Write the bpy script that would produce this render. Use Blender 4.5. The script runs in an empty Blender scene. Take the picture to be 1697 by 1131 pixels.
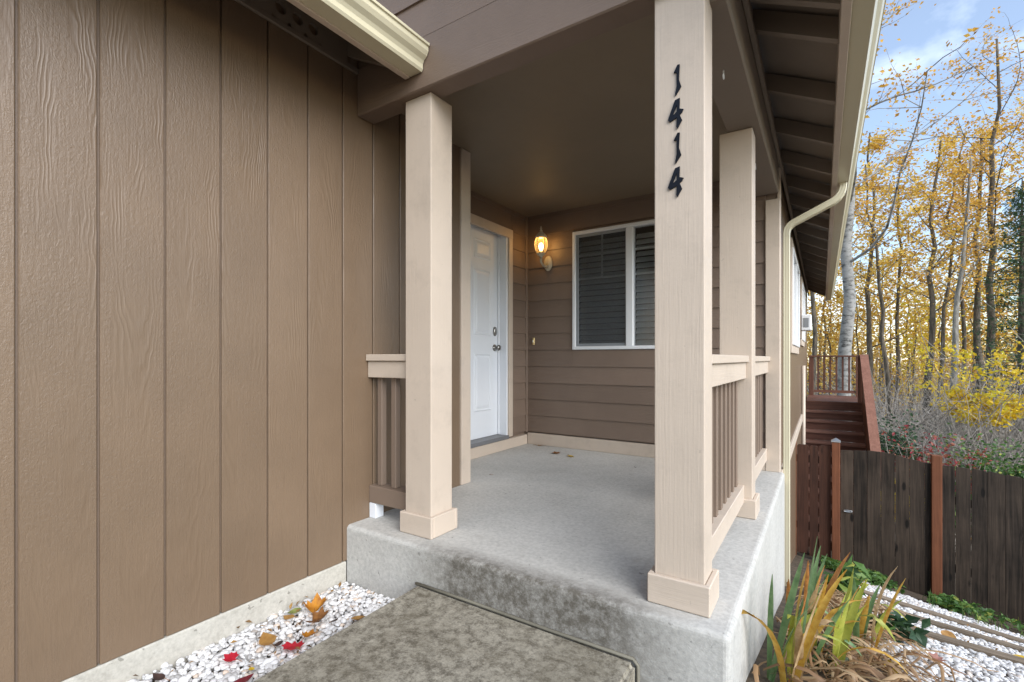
import bpy, bmesh, math, random
import numpy as np
from mathutils import Vector, Matrix, noise as mnoise

rad = math.radians
S = bpy.context.scene
C = S.collection
random.seed(11); RNG = np.random.default_rng(7)

# ------------------------------------------------------------------ camera
F, YAW, HY, CX = 789.0, rad(33.09), 594.3, 848.5          # pixels of the 1697 x 1131 photograph
cam_d = bpy.data.cameras.new('camera'); cam = bpy.data.objects.new('camera', cam_d); C.objects.link(cam)
cam.location = (0, 0, 0); cam.rotation_euler = (rad(90), 0, YAW)
cam_d.sensor_width = 36.0; cam_d.lens = 36.0 * F / 1697.0
cam_d.shift_y = (HY - 565.5) / 1697.0
cam_d.clip_start = 0.05; cam_d.clip_end = 600
S.camera = cam

# ------------------------------------------------------------------ sky, sun, exposure
SUN = Vector((0.85, -0.40, 0.60)).normalized()
w = bpy.data.worlds.new('World'); S.world = w; w.use_nodes = True
nt = w.node_tree; nt.nodes.clear()
out = nt.nodes.new('ShaderNodeOutputWorld'); bg = nt.nodes.new('ShaderNodeBackground')
sky = nt.nodes.new('ShaderNodeTexSky'); sky.sky_type = 'NISHITA'; sky.sun_disc = False
sky.sun_elevation = math.asin(SUN.z); sky.sun_rotation = math.atan2(SUN.x, SUN.y)
sky.air_density = 1.0; sky.dust_density = 0.2; sky.ozone_density = 2.0
tc = nt.nodes.new('ShaderNodeTexCoord')
sep = nt.nodes.new('ShaderNodeSeparateXYZ'); nt.links.new(tc.outputs['Generated'], sep.inputs[0])
den = nt.nodes.new('ShaderNodeMath'); den.operation = 'ADD'; nt.links.new(sep.outputs['Z'], den.inputs[0]); den.inputs[1].default_value = 0.22
dv = nt.nodes.new('ShaderNodeVectorMath'); dv.operation = 'DIVIDE'
cmb = nt.nodes.new('ShaderNodeCombineXYZ')
for k in range(3): nt.links.new(den.outputs[0], cmb.inputs[k])
nt.links.new(tc.outputs['Generated'], dv.inputs[0]); nt.links.new(cmb.outputs[0], dv.inputs[1])
cn = nt.nodes.new('ShaderNodeTexNoise'); cn.inputs['Scale'].default_value = 1.5; cn.inputs['Detail'].default_value = 7
cn.inputs['Roughness'].default_value = 0.55; cn.inputs['Distortion'].default_value = 0.5
nt.links.new(dv.outputs[0], cn.inputs['Vector'])
cr = nt.nodes.new('ShaderNodeValToRGB'); cr.color_ramp.elements[0].position = 0.50; cr.color_ramp.elements[1].position = 0.86
cr.color_ramp.elements[0].color = (0.08, 0.08, 0.08, 1); cr.color_ramp.elements[1].color = (0.85, 0.85, 0.85, 1)
nt.links.new(cn.outputs['Fac'], cr.inputs[0])
mx = nt.nodes.new('ShaderNodeMix'); mx.data_type = 'RGBA'
nt.links.new(cr.outputs[0], mx.inputs['Factor']); nt.links.new(sky.outputs[0], mx.inputs['A'])
mx.inputs['B'].default_value = (11.0, 11.6, 12.2, 1)            # thin bright cloud, in the sky texture's own units
nt.links.new(mx.outputs['Result'], bg.inputs['Color']); bg.inputs['Strength'].default_value = 0.14
nt.links.new(bg.outputs[0], out.inputs[0])
sd = bpy.data.lights.new('sun', 'SUN'); so = bpy.data.objects.new('sun', sd); C.objects.link(so)
sd.energy = 2.7; sd.angle = rad(50); sd.color = (1.0, 0.975, 0.94)
so.rotation_euler = (-SUN).to_track_quat('-Z', 'Y').to_euler(); so.location = SUN * 30
S.view_settings.view_transform = 'Standard'; S.view_settings.look = 'None'
S.view_settings.gamma = 1.0; S.view_settings.exposure = 0.84
S.render.engine = 'CYCLES'

# ------------------------------------------------------------------ pixel -> point
SN, CS = math.sin(YAW), math.cos(YAW)
def ray(px, py):
    u = px - CX
    return Vector((-F*SN + u*CS, F*CS + u*SN, HY - py))
def atY(px, py, y): r = ray(px, py); return r * (y / r.y)
def atX(px, py, x): r = ray(px, py); return r * (x / r.x)
def atZ(px, py, z): r = ray(px, py); return r * (z / r.z)
def ground(x, y):
    if y < 1.9: s = 0.0
    else:
        s = -0.05*min(1, (y-1.9)/0.3) - 0.27*max(0.0, min(y, 9.2) - 2.1)
        s -= 0.30*max(0.0, min(1.0, (y - 9.2)/4.0))
    xs = max(-0.3, min(6.0, x))
    s -= 0.14*(xs - 0.1)*max(0.0, min(1.0, (y-2.5)/3.5))*(1.0 if y < 9 else max(0.25, 1-(y-9)/10))
    if y > 13: s += 0.10*math.sin(x*0.35+1)*math.sin(y*0.25)
    return -1.19 + s
def onground(px, py):
    r = ray(px, py); t = 0.0
    for k in range(1, 9000):
        t = k * 0.000006 * (1 + k*0.001)
        p = r * t
        if p.z < ground(p.x, p.y): return p
    return r * t

# ------------------------------------------------------------------ material helpers
class NT:
    def __init__(s, name):
        s.m = bpy.data.materials.new(name); s.m.use_nodes = True; s.t = s.m.node_tree
        s.b = s.t.nodes['Principled BSDF']; s.o = s.t.nodes['Material Output']
    def n(s, typ, **kw):
        nd = s.t.nodes.new(typ)
        for k, v in kw.items():
            if k in nd.inputs.keys(): nd.inputs[k].default_value = v
            else: setattr(nd, k, v)
        return nd
    def l(s, a, b): s.t.links.new(a, b)
    def math(s, op, a, b=None):
        nd = s.n('ShaderNodeMath', operation=op)
        for i, v in enumerate((a, b)):
            if v is None: continue
            if isinstance(v, (int, float)): nd.inputs[i].default_value = v
            else: s.l(v, nd.inputs[i])
        return nd.outputs[0]
    def coords(s, scale=(1,1,1), rand=True, kind='Object'):
        tcn = s.n('ShaderNodeTexCoord'); v = tcn.outputs[kind]
        if rand:
            oi = s.n('ShaderNodeObjectInfo'); ml = s.math('MULTIPLY', oi.outputs['Random'], 37.0)
            c = s.n('ShaderNodeCombineXYZ')
            for k in range(3): s.l(ml, c.inputs[k])
            ad = s.n('ShaderNodeVectorMath', operation='ADD'); s.l(v, ad.inputs[0]); s.l(c.outputs[0], ad.inputs[1]); v = ad.outputs[0]
        mp = s.n('ShaderNodeMapping'); mp.inputs['Scale'].default_value = scale; s.l(v, mp.inputs['Vector'])
        return mp.outputs[0]
    def noise(s, vec, scale, detail=4, rough=0.55, dist=0.0):
        nd = s.n('ShaderNodeTexNoise', Scale=scale, Detail=detail, Roughness=rough, Distortion=dist); s.l(vec, nd.inputs['Vector'])
        return nd.outputs['Fac']
    def ramp(s, fac, stops):
        nd = s.n('ShaderNodeValToRGB'); el = nd.color_ramp.elements
        while len(el) < len(stops): el.new(0.5)
        for e, (p, c) in zip(el, stops):
            e.position = p; e.color = (*c, 1) if len(c) == 3 else c
        s.l(fac, nd.inputs[0]); return nd.outputs[0]
    def mix(s, fac, a, b, mode='MIX'):
        nd = s.n('ShaderNodeMix', data_type='RGBA', blend_type=mode)
        for key, v in (('Factor', fac), ('A', a), ('B', b)):
            if isinstance(v, (int, float)): nd.inputs[key].default_value = v
            elif isinstance(v, tuple): nd.inputs[key].default_value = (*v, 1)
            else: s.l(v, nd.inputs[key])
        return nd.outputs['Result']
    def bump(s, h, strength=0.5, dist=0.004):
        nd = s.n('ShaderNodeBump', Strength=strength, Distance=dist); s.l(h, nd.inputs['Height']); s.l(nd.outputs[0], s.b.inputs['Normal'])
    def col(s, v):
        if isinstance(v, tuple): s.b.inputs['Base Color'].default_value = (*v, 1)
        else: s.l(v, s.b.inputs['Base Color'])
    def set(s, **kw):
        for k, v in kw.items(): s.b.inputs[k.replace('_', ' ')].default_value = v
        return s

def grain_paint(name, colour, axis, rough=0.42, cross='y', strong=1.0, vary=0.06):
    """painted wood-grain siding; axis = direction of the grain"""
    a = NT(name)
    tcn = a.n('ShaderNodeTexCoord'); oi = a.n('ShaderNodeObjectInfo')
    sp = a.n('ShaderNodeSeparateXYZ'); a.l(tcn.outputs['Object'], sp.inputs[0])
    g = sp.outputs['xyz'.index(axis)]; h = sp.outputs['xyz'.index(cross)]
    r1 = a.math('SUBTRACT', oi.outputs['Random'], 0.5)
    r2 = a.math('FRACT', a.math('MULTIPLY', oi.outputs['Random'], 17.3))
    # low-frequency wander of the grain
    base = a.n('ShaderNodeCombineXYZ'); a.l(a.math('MULTIPLY', h, 3.0), base.inputs[0]); a.l(g, base.inputs[1])
    a.l(a.math('MULTIPLY', oi.outputs['Random'], 91.0), base.inputs[2])
    wob = a.noise(base.outputs[0], 2.2, 3, 0.5)
    wob2 = a.noise(base.outputs[0], 14.0, 2, 0.5)
    hh = a.math('ADD', a.math('ADD', h, a.math('MULTIPLY', r1, 0.12)), a.math('MULTIPLY', a.math('SUBTRACT', wob, 0.5), 0.10))
    hh = a.math('ADD', hh, a.math('MULTIPLY', a.math('SUBTRACT', wob2, 0.5), 0.010))
    gg = a.math('MULTIPLY', a.math('ADD', g, a.math('SUBTRACT', a.math('MULTIPLY', r2, 2.4), 1.2)), 0.085)
    rr = a.math('SQRT', a.math('ADD', a.math('MULTIPLY', hh, hh), a.math('MULTIPLY', gg, gg)))
    ring = a.math('SINE', a.math('ADD', a.math('MULTIPLY', rr, 560.0), a.math('MULTIPLY', wob2, 3.0)))
    ring = a.math('MULTIPLY', a.math('ADD', ring, 1.0), 0.5)
    ring = a.math('POWER', ring, 2.0)
    # where the figure shows and where it fades to stipple
    pm = a.n('ShaderNodeCombineXYZ'); a.l(a.math('MULTIPLY', h, 9.0), pm.inputs[0]); a.l(a.math('MULTIPLY', g, 1.3), pm.inputs[1]); a.l(a.math('MULTIPLY', oi.outputs['Random'], 53.0), pm.inputs[2])
    patch = a.noise(pm.outputs[0], 1.6, 3, 0.5)
    patch = a.ramp(patch, [(0.50, (0, 0, 0)), (0.64, (1, 1, 1))])
    fv = a.n('ShaderNodeCombineXYZ'); a.l(a.math('MULTIPLY', h, 150.0), fv.inputs[0]); a.l(a.math('MULTIPLY', g, 11.0), fv.inputs[1]); a.l(a.math('MULTIPLY', oi.outputs['Random'], 29.0), fv.inputs[2])
    fibre = a.noise(fv.outputs[0], 1.0, 4, 0.6, 0.4)
    sv = a.n('ShaderNodeCombineXYZ'); a.l(a.math('MULTIPLY', h, 105.0), sv.inputs[0]); a.l(a.math('MULTIPLY', g, 62.0), sv.inputs[1]); a.l(a.math('MULTIPLY', oi.outputs['Random'], 11.0), sv.inputs[2])
    stip = a.noise(sv.outputs[0], 1.0, 4, 0.6, 1.2)
    hgt = a.math('ADD', a.math('MULTIPLY', a.math('MULTIPLY', ring, patch), 0.36),
                 a.math('ADD', a.math('MULTIPLY', fibre, 0.55), a.math('MULTIPLY', a.math('MULTIPLY', stip, a.math('SUBTRACT', 1.15, patch)), 0.75)))
    a.bump(hgt, 0.50*strong, 0.0042)
    c2 = tuple(min(1, c*(1+vary)) for c in colour); c1 = tuple(c*(1-vary) for c in colour)
    big = a.noise(a.coords((1, 1, 1)), 3.5, 4, 0.6)
    hs = a.n('ShaderNodeHueSaturation'); a.l(a.ramp(big, [(0.3, c1), (0.7, c2)]), hs.inputs['Color']); a.l(a.math('ADD', a.math('MULTIPLY', r2, 0.12), 0.94), hs.inputs['Value']); a.col(hs.outputs[0])
    a.set(Roughness=rough); a.b.inputs['Specular IOR Level'].default_value = 0.45
    return a.m

def paint(name, colour, rough=0.5, bump=0.25, scale=60, vary=0.05, chips=0.0, grain=None, spec=0.4):
    a = NT(name); v = a.coords((1, 1, 1))
    nn = a.noise(v, 2.5, 5, 0.6)
    c = a.ramp(nn, [(0.3, tuple(x*(1-vary) for x in colour)), (0.7, tuple(min(1, x*(1+vary)) for x in colour))])
    if chips:
        sp = a.noise(v, 38, 3, 0.65)
        c = a.mix(a.ramp(sp, [(0.71, (0, 0, 0)), (0.75, (chips, chips, chips))]), c, tuple(x*0.55 for x in colour))
        sc = a.noise(v, 6, 5, 0.7)
        c = a.mix(a.ramp(sc, [(0.52, (0, 0, 0)), (0.78, (0.34, 0.34, 0.34))]), c, tuple(x*0.6 for x in colour))
    a.col(c)
    if grain:
        gv = a.coords(tuple(5.0 if k == grain else 170.0 for k in 'xyz'))
        h = a.math('ADD', a.noise(gv, 1.0, 3, 0.6), a.math('MULTIPLY', a.noise(v, 90, 3), 0.35))
    else: h = a.noise(v, scale, 4, 0.6)
    a.bump(h, bump, 0.003); a.set(Roughness=rough); a.b.inputs['Specular IOR Level'].default_value = spec
    return a.m

def leaf_mat(name, stops, trans=0.35, rough=0.55):
    a = NT(name); g = a.n('ShaderNodeNewGeometry')
    c = a.ramp(g.outputs['Random Per Island'], stops); a.col(c); a.set(Roughness=rough)
    tr = a.n('ShaderNodeBsdfTranslucent'); a.l(c, tr.inputs['Color'])
    ms = a.n('ShaderNodeMixShader'); ms.inputs[0].default_value = trans
    a.l(a.b.outputs[0], ms.inputs[1]); a.l(tr.outputs[0], ms.inputs[2]); a.l(ms.outputs[0], a.o.inputs[0])
    return a.m

M = {}
BROWN = (0.166, 0.113, 0.072)
M['panel'] = grain_paint('brown_panel_paint', BROWN, 'z', 0.36, 'y')
M['lap_x'] = grain_paint('brown_lap_paint', (0.185, 0.132, 0.098), 'x', 0.5, 'z', 0.8)
M['lap_y'] = grain_paint('brown_lap_paint_side', (0.185, 0.132, 0.098), 'y', 0.5, 'z', 0.8)
M['brown'] = paint('brown_paint', (0.20, 0.145, 0.108), 0.5, 0.35, 90)
M['soffit'] = paint('brown_soffit_paint', (0.20, 0.16, 0.125), 0.6, 0.3, 40)
M['ceiling'] = paint('brown_ceiling_paint', (0.20, 0.155, 0.105), 0.55, 0.3, 25)
M['tan'] = paint('tan_trim_paint', (0.53, 0.44, 0.355), 0.5, 0.36, 60, 0.04, 0.5, 'z')
M['tan_x'] = paint('tan_rail_paint', (0.53, 0.44, 0.355), 0.5, 0.36, 60, 0.04, 0.5, 'x')
M['tan_y'] = paint('tan_rail_paint_side', (0.53, 0.44, 0.355), 0.5, 0.36, 60, 0.04, 0.5, 'y')
M['cream'] = paint('cream_gutter_enamel', (0.60, 0.555, 0.40), 0.28, 0.04, 10, 0.03, 0.0, None, 0.5)
M['white'] = paint('white_paint', (0.74, 0.76, 0.79), 0.38, 0.05, 40, 0.02)
M['vinyl'] = paint('white_vinyl', (0.72, 0.73, 0.74), 0.35, 0.03, 40, 0.02)
M['grey_trim'] = paint('grey_screen_frame', (0.22, 0.23, 0.24), 0.5, 0.03, 40, 0.03)
M['slat'] = paint('grey_blind', (0.46, 0.47, 0.48), 0.5, 0.03, 40, 0.03)
M['dark'] = paint('painted_dim_interior', (0.035, 0.033, 0.03), 0.9, 0.1, 20)  # near-black colour stands in for unlit space behind window and vent holes
M['threshold'] = paint('grey_threshold', (0.16, 0.16, 0.165), 0.4, 0.2, 60)
a = NT('satin_nickel'); a.col((0.32, 0.31, 0.29)); a.set(Roughness=0.28, Metallic=1.0); M['nickel'] = a.m
a = NT('zinc'); a.col((0.62, 0.63, 0.64)); a.set(Roughness=0.35, Metallic=1.0); M['zinc'] = a.m
a = NT('brass'); a.col((0.75, 0.60, 0.32)); a.set(Roughness=0.3, Metallic=1.0); M['brass'] = a.m
M['numeral'] = paint('navy_black_metal', (0.006, 0.008, 0.014), 0.55, 0.2, 50, 0.3, 0.0, None, 0.2)
M['antique'] = paint('antique_white_metal', (0.50, 0.44, 0.33), 0.5, 0.6, 45, 0.25, 0.5)

def concrete(name, c0, c1, stain=None, pits=0.5, rough=0.85, blotch=1.6):
    a = NT(name); v = a.coords((1, 1, 1), rand=False)
    n1 = a.noise(v, blotch, 7, 0.62); n2 = a.noise(v, 55, 5, 0.7); n3 = a.noise(v, 210, 3, 0.6)
    c = a.ramp(n1, [(0.32, c0), (0.68, c1)])
    c = a.mix(0.30, c, a.ramp(n2, [(0.3, tuple(x*0.55 for x in c0)), (0.62, tuple(min(1, x*1.25) for x in c1))]))
    pit = a.noise(v, 33, 2, 0.5)
    c = a.mix(a.ramp(pit, [(0.70, (0, 0, 0)), (0.735, (pits, pits, pits))]), c, tuple(x*0.35 for x in c0))
    if stain: c = stain(a, v, c)
    a.col(c)
    h = a.math('ADD', a.math('MULTIPLY', n2, 0.7), a.math('ADD', a.math('MULTIPLY', n3, 0.4), a.math('MULTIPLY', a.noise(v, 9, 4), 0.8)))
    a.bump(h, 0.55, 0.004); a.set(Roughness=rough); a.b.inputs['Specular IOR Level'].default_value = 0.25
    return a.m
PC = Vector((-1.4315, 2.962, -1.65))                      # origin of the porch slab object
def porch_stain(a, v, c):
    sp = a.n('ShaderNodeSeparateXYZ'); tcn = a.n('ShaderNodeTexCoord'); a.l(tcn.outputs['Object'], sp.inputs[0])
    x = a.math('ADD', sp.outputs[0], PC.x); y = a.math('ADD', sp.outputs[1], PC.y); z = a.math('ADD', sp.outputs[2], PC.z)
    nz = a.noise(v, 16, 9, 0.85)
    # grime splashed on the riser above the walk, fading to its ends
    cx = a.math('ABSOLUTE', a.math('SUBTRACT', x, -1.02))
    mx_ = a.math('SUBTRACT', 1.0, a.math('DIVIDE', cx, 0.68))
    my = a.math('SUBTRACT', 1.0, a.math('MULTIPLY', a.math('SUBTRACT', y, 1.66), 9.0))
    f = a.math('MULTIPLY', a.math('MAXIMUM', a.math('MINIMUM', a.math('MULTIPLY', mx_, 2.2), 1.0), 0.0), a.math('MAXIMUM', a.math('MINIMUM', my, 1.0), 0.0))
    f = a.math('MULTIPLY', f, a.ramp(nz, [(0.30, (0.15, 0.15, 0.15)), (0.56, (1, 1, 1))]))
    c = a.mix(a.math('MULTIPLY', f, 0.92), c, (0.085, 0.073, 0.056))
    # rust-brown scuffs on the floor
    n4 = a.noise(v, 3.1, 8, 0.75, 0.0)
    c = a.mix(a.ramp(n4, [(0.60, (0, 0, 0)), (0.74, (0.35, 0.35, 0.35))]), c, (0.22, 0.17, 0.12))
    return c
M['porch'] = concrete('porch_concrete', (0.375, 0.363, 0.335), (0.52, 0.507, 0.472), porch_stain)
def walk_stain(a, v, c):
    n4 = a.noise(v, 26, 9, 0.86, 0.0); n5 = a.noise(v, 4.5, 8, 0.75)
    c = a.mix(a.ramp(n4, [(0.44, (0, 0, 0)), (0.60, (0.85, 0.85, 0.85))]), c, (0.07, 0.058, 0.042))
    c = a.mix(a.ramp(n5, [(0.44, (0, 0, 0)), (0.66, (0.5, 0.5, 0.5))]), c, (0.10, 0.082, 0.052))
    return c
M['walk'] = concrete('weathered_walk_concrete', (0.25, 0.228, 0.178), (0.375, 0.345, 0.28), walk_stain, 0.4)
M['foundation'] = concrete('cream_foundation_concrete', (0.38, 0.355, 0.30), (0.50, 0.475, 0.42), None, 0.6)
M['caulk'] = paint('grey_caulk', (0.19, 0.175, 0.135), 0.6, 0.5, 40, 0.25)

def old_wood(name, c0, c1, axis='z', rough=0.75, knots=True):
    a = NT(name)
    gv = a.coords(tuple(1.6 if k == axis else 38.0 for k in 'xyz')); v = a.coords((1, 1, 1))
    n1 = a.noise(gv, 1.0, 6, 0.65, 0.6); n2 = a.noise(v, 2.4, 4, 0.6)
    f = a.math('ADD', a.math('MULTIPLY', n1, 0.65), a.math('MULTIPLY', n2, 0.35))
    oi = a.n('ShaderNodeObjectInfo'); f = a.math('ADD', f, a.math('MULTIPLY', a.math('SUBTRACT', oi.outputs['Random'], 0.5), 0.18))
    c = a.ramp(f, [(0.33, c0), (0.66, c1)])
    if knots:
        kv = a.coords(tuple(2.2 if k == axis else 6.5 for k in 'xyz'))
        vo = a.n('ShaderNodeTexVoronoi', Scale=1.0); a.l(kv, vo.inputs['Vector'])
        c = a.mix(a.ramp(vo.outputs['Distance'], [(0.09, (0.9, 0.9, 0.9)), (0.15, (0, 0, 0))]), c, tuple(x*0.3 for x in c0))
    a.col(c); a.bump(n1, 0.5, 0.004); a.set(Roughness=rough); a.b.inputs['Specular IOR Level'].default_value = 0.25
    return a.m
M['plank'] = old_wood('dark_weathered_plank', (0.014, 0.010, 0.007), (0.082, 0.058, 0.041))
M['plank_red'] = old_wood('red_brown_plank', (0.020, 0.010, 0.007), (0.085, 0.036, 0.022))
M['cedar_post'] = old_wood('rust_stained_post', (0.085, 0.030, 0.015), (0.20, 0.075, 0.036), knots=False)
M['deck'] = old_wood('deck_stain', (0.065, 0.028, 0.018), (0.17, 0.075, 0.05), 'x', 0.55, False)
M['deck_v'] = old_wood('deck_stain_upright', (0.06, 0.026, 0.017), (0.15, 0.065, 0.043), 'z', 0.55, False)
M['deck_cap'] = old_wood('faded_cap_stain', (0.17, 0.075, 0.05), (0.30, 0.15, 0.105), 'y', 0.6, False)
M['deck_tread'] = old_wood('worn_tread_stain', (0.14, 0.065, 0.045), (0.27, 0.14, 0.10), 'x', 0.6, False)
M['timber'] = old_wood('grey_edging_timber', (0.10, 0.075, 0.05), (0.24, 0.19, 0.14), 'x', 0.85, False)
a = NT('birch_bark'); v = a.coords((5, 5, 11)); n1 = a.noise(v, 1.0, 5, 0.7); n2 = a.noise(a.coords((2, 2, 3)), 1, 4)
a.col(a.mix(a.ramp(n2, [(0.5, (0, 0, 0)), (0.7, (0.6, 0.6, 0.6))]), a.ramp(n1, [(0.36, (0.04, 0.038, 0.034)), (0.50, (0.25, 0.245, 0.23)), (0.8, (0.38, 0.37, 0.35))]), (0.2, 0.19, 0.17)))
a.bump(n1, 0.6, 0.02); a.set(Roughness=0.85); M['birch'] = a.m
def bark(name, c0, c1):
    a = NT(name); n1 = a.noise(a.coords((14, 14, 3)), 1.0, 5, 0.7)
    a.col(a.ramp(n1, [(0.35, c0), (0.65, c1)])); a.bump(n1, 0.8, 0.03); a.set(Roughness=0.9); return a.m
M['bark'] = bark('dark_bark', (0.035, 0.028, 0.020), (0.15, 0.12, 0.085))
M['bark_grey'] = bark('grey_bark', (0.10, 0.09, 0.075), (0.32, 0.30, 0.26))
M['twig'] = bark('grey_twig', (0.16, 0.135, 0.11), (0.42, 0.38, 0.33))
M['leaf_yellow'] = leaf_mat('yellow_leaves', [(0.0, (0.58, 0.33, 0.05)), (0.35, (0.78, 0.52, 0.08)), (0.7, (0.84, 0.62, 0.14)), (1.0, (0.48, 0.23, 0.03))], 0.5)
M['leaf_orange'] = leaf_mat('orange_leaves', [(0.0, (0.44, 0.20, 0.03)), (0.4, (0.66, 0.36, 0.045)), (0.8, (0.74, 0.46, 0.09)), (1.0, (0.34, 0.19, 0.05))], 0.5)
M['leaf_lemon'] = leaf_mat('lemon_leaves', [(0.0, (0.62, 0.40, 0.02)), (0.5, (0.82, 0.60, 0.03)), (1.0, (0.60, 0.55, 0.05))], 0.45)
M['leaf_green'] = leaf_mat('green_leaves', [(0.0, (0.035, 0.085, 0.02)), (0.5, (0.07, 0.16, 0.03)), (0.85, (0.13, 0.24, 0.05)), (1.0, (0.32, 0.34, 0.06))], 0.35)
M['leaf_dark'] = leaf_mat('dark_green_leaves', [(0.0, (0.02, 0.05, 0.025)), (0.6, (0.045, 0.10, 0.04)), (1.0, (0.09, 0.16, 0.06))], 0.25)
M['leaf_red'] = leaf_mat('red_leaves', [(0.0, (0.28, 0.025, 0.04)), (0.5, (0.42, 0.07, 0.07)), (1.0, (0.36, 0.16, 0.08))], 0.4)
M['leaf_sage'] = leaf_mat('grey_green_leaves', [(0.0, (0.07, 0.12, 0.08)), (1.0, (0.18, 0.25, 0.17))], 0.3)
M['litter'] = leaf_mat('leaf_litter', [(0.0, (0.10, 0.06, 0.03)), (0.5, (0.22, 0.12, 0.04)), (1.0, (0.36, 0.20, 0.05))], 0.1)
M['straw'] = leaf_mat('dry_iris_straw', [(0.0, (0.16, 0.085, 0.04)), (0.35, (0.36, 0.22, 0.11)), (0.75, (0.52, 0.38, 0.22)), (1.0, (0.28, 0.13, 0.05))], 0.3)
a = NT('white_pebble'); g = a.n('ShaderNodeNewGeometry')
a.col(a.ramp(g.outputs['Random Per Island'], [(0.0, (0.34, 0.33, 0.32)), (0.22, (0.56, 0.55, 0.54)), (0.5, (0.68, 0.675, 0.67)), (0.9, (0.74, 0.73, 0.72)), (0.97, (0.62, 0.50, 0.40)), (1.0, (0.20, 0.19, 0.18))]))
a.bump(a.noise(a.coords((1, 1, 1), False), 90, 4, 0.6), 0.35, 0.003); a.set(Roughness=0.62); M['pebble'] = a.m
a = NT('soil'); n1 = a.noise(a.coords((1, 1, 1), False), 14, 6, 0.7)
a.col(a.ramp(n1, [(0.35, (0.045, 0.033, 0.022)), (0.65, (0.13, 0.095, 0.06))])); a.bump(n1, 0.8, 0.03); a.set(Roughness=0.95); M['soil'] = a.m
a = NT('window_glass'); gl = a.n('ShaderNodeBsdfGlossy', Roughness=0.02); tr = a.n('ShaderNodeBsdfTransparent')
tr.inputs[0].default_value = (0.95, 0.96, 0.96, 1); fr = a.n('ShaderNodeFresnel', IOR=1.6); ms = a.n('ShaderNodeMixShader')
a.l(a.math('ADD', fr.outputs[0], 0.06), ms.inputs[0]); a.l(tr.outputs[0], ms.inputs[1]); a.l(gl.outputs[0], ms.inputs[2]); a.l(ms.outputs[0], a.o.inputs[0]); M['glass'] = a.m
a = NT('insect_mesh'); tr = a.n('ShaderNodeBsdfTransparent'); df = a.n('ShaderNodeBsdfDiffuse'); df.inputs[0].default_value = (0.10, 0.105, 0.11, 1); ms = a.n('ShaderNodeMixShader'); ms.inputs[0].default_value = 0.40
a.l(tr.outputs[0], ms.inputs[1]); a.l(df.outputs[0], ms.inputs[2]); a.l(ms.outputs[0], a.o.inputs[0]); M['screen'] = a.m
a = NT('amber_glass'); tr = a.n('ShaderNodeBsdfTransparent'); tr.inputs[0].default_value = (1.0, 0.82, 0.52, 1); gl = a.n('ShaderNodeBsdfTranslucent'); gl.inputs[0].default_value = (0.9, 0.65, 0.3, 1); ms = a.n('ShaderNodeMixShader'); ms.inputs[0].default_value = 0.16
a.l(tr.outputs[0], ms.inputs[1]); a.l(gl.outputs[0], ms.inputs[2]); a.l(ms.outputs[0], a.o.inputs[0]); M['amber'] = a.m
a = NT('lit_bulb'); em = a.n('ShaderNodeEmission', Strength=7.0); em.inputs[0].default_value = (1.0, 0.72, 0.36, 1); a.l(em.outputs[0], a.o.inputs[0]); M['bulb'] = a.m

# ------------------------------------------------------------------ object helpers
WL = {}
def link(o, parent=None, wloc=(0, 0, 0)):
    C.objects.link(o); wloc = Vector(wloc); WL[o.name] = wloc
    if parent is not None:
        o.parent = parent; o.location = wloc - WL[parent.name]
    else: o.location = wloc
    return o
def tag(o, label=None, cat=None, group=None, kind=None):
    if label: o['label'] = label
    if cat: o['category'] = cat
    if group: o['group'] = group
    if kind: o['kind'] = kind
    return o
def empty(name, loc, label=None, cat=None, group=None):
    o = bpy.data.objects.new(name, None); o.empty_display_size = 0.1
    link(o, None, loc); return tag(o, label, cat, group)
def mesh_of(name, v, f, mat, smooth=False):
    me = bpy.data.meshes.new(name); me.from_pydata([tuple(p) for p in v], [], f); me.materials.append(mat)
    if smooth: me.polygons.foreach_set('use_smooth', [True]*len(me.polygons))
    me.update(); return me
def mobj(name, v, f, mat, parent=None, smooth=False, centre=True):
    v = [Vector(p) for p in v]
    if centre:
        lo = Vector((min(p.x for p in v), min(p.y for p in v), min(p.z for p in v))); hi = Vector((max(p.x for p in v), max(p.y for p in v), max(p.z for p in v)))
        c = (lo + hi)/2
    else: c = Vector((0, 0, 0))
    return link(bpy.data.objects.new(name, mesh_of(name, [p - c for p in v], f, mat, smooth)), parent, c)
def bm_obj(name, bm, mat, parent=None, loc=(0, 0, 0), smooth=False):
    me = bpy.data.meshes.new(name); bm.normal_update(); bm.to_mesh(me); bm.free(); me.materials.append(mat)
    if smooth: me.polygons.foreach_set('use_smooth', [True]*len(me.polygons))
    return link(bpy.data.objects.new(name, me), parent, loc)
BOXF = [(0, 1, 3, 2), (4, 6, 7, 5), (0, 4, 5, 1), (2, 3, 7, 6), (0, 2, 6, 4), (1, 5, 7, 3)]
def box_bm(sx, sy, sz, bevel=0.0, seg=1):
    bm = bmesh.new(); bmesh.ops.create_cube(bm, size=1.0); bmesh.ops.scale(bm, vec=(sx, sy, sz), verts=bm.verts)
    if bevel > 0: bmesh.ops.bevel(bm, geom=list(bm.edges), offset=min(bevel, 0.45*min(sx, sy, sz)), segments=seg, affect='EDGES', profile=0.5)
    return bm
def box(name, x0, x1, y0, y1, z0, z1, mat, parent=None, bevel=0.003, seg=1):
    return bm_obj(name, box_bm(x1-x0, y1-y0, z1-z0, bevel, seg), mat, parent, ((x0+x1)/2, (y0+y1)/2, (z0+z1)/2))
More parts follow.
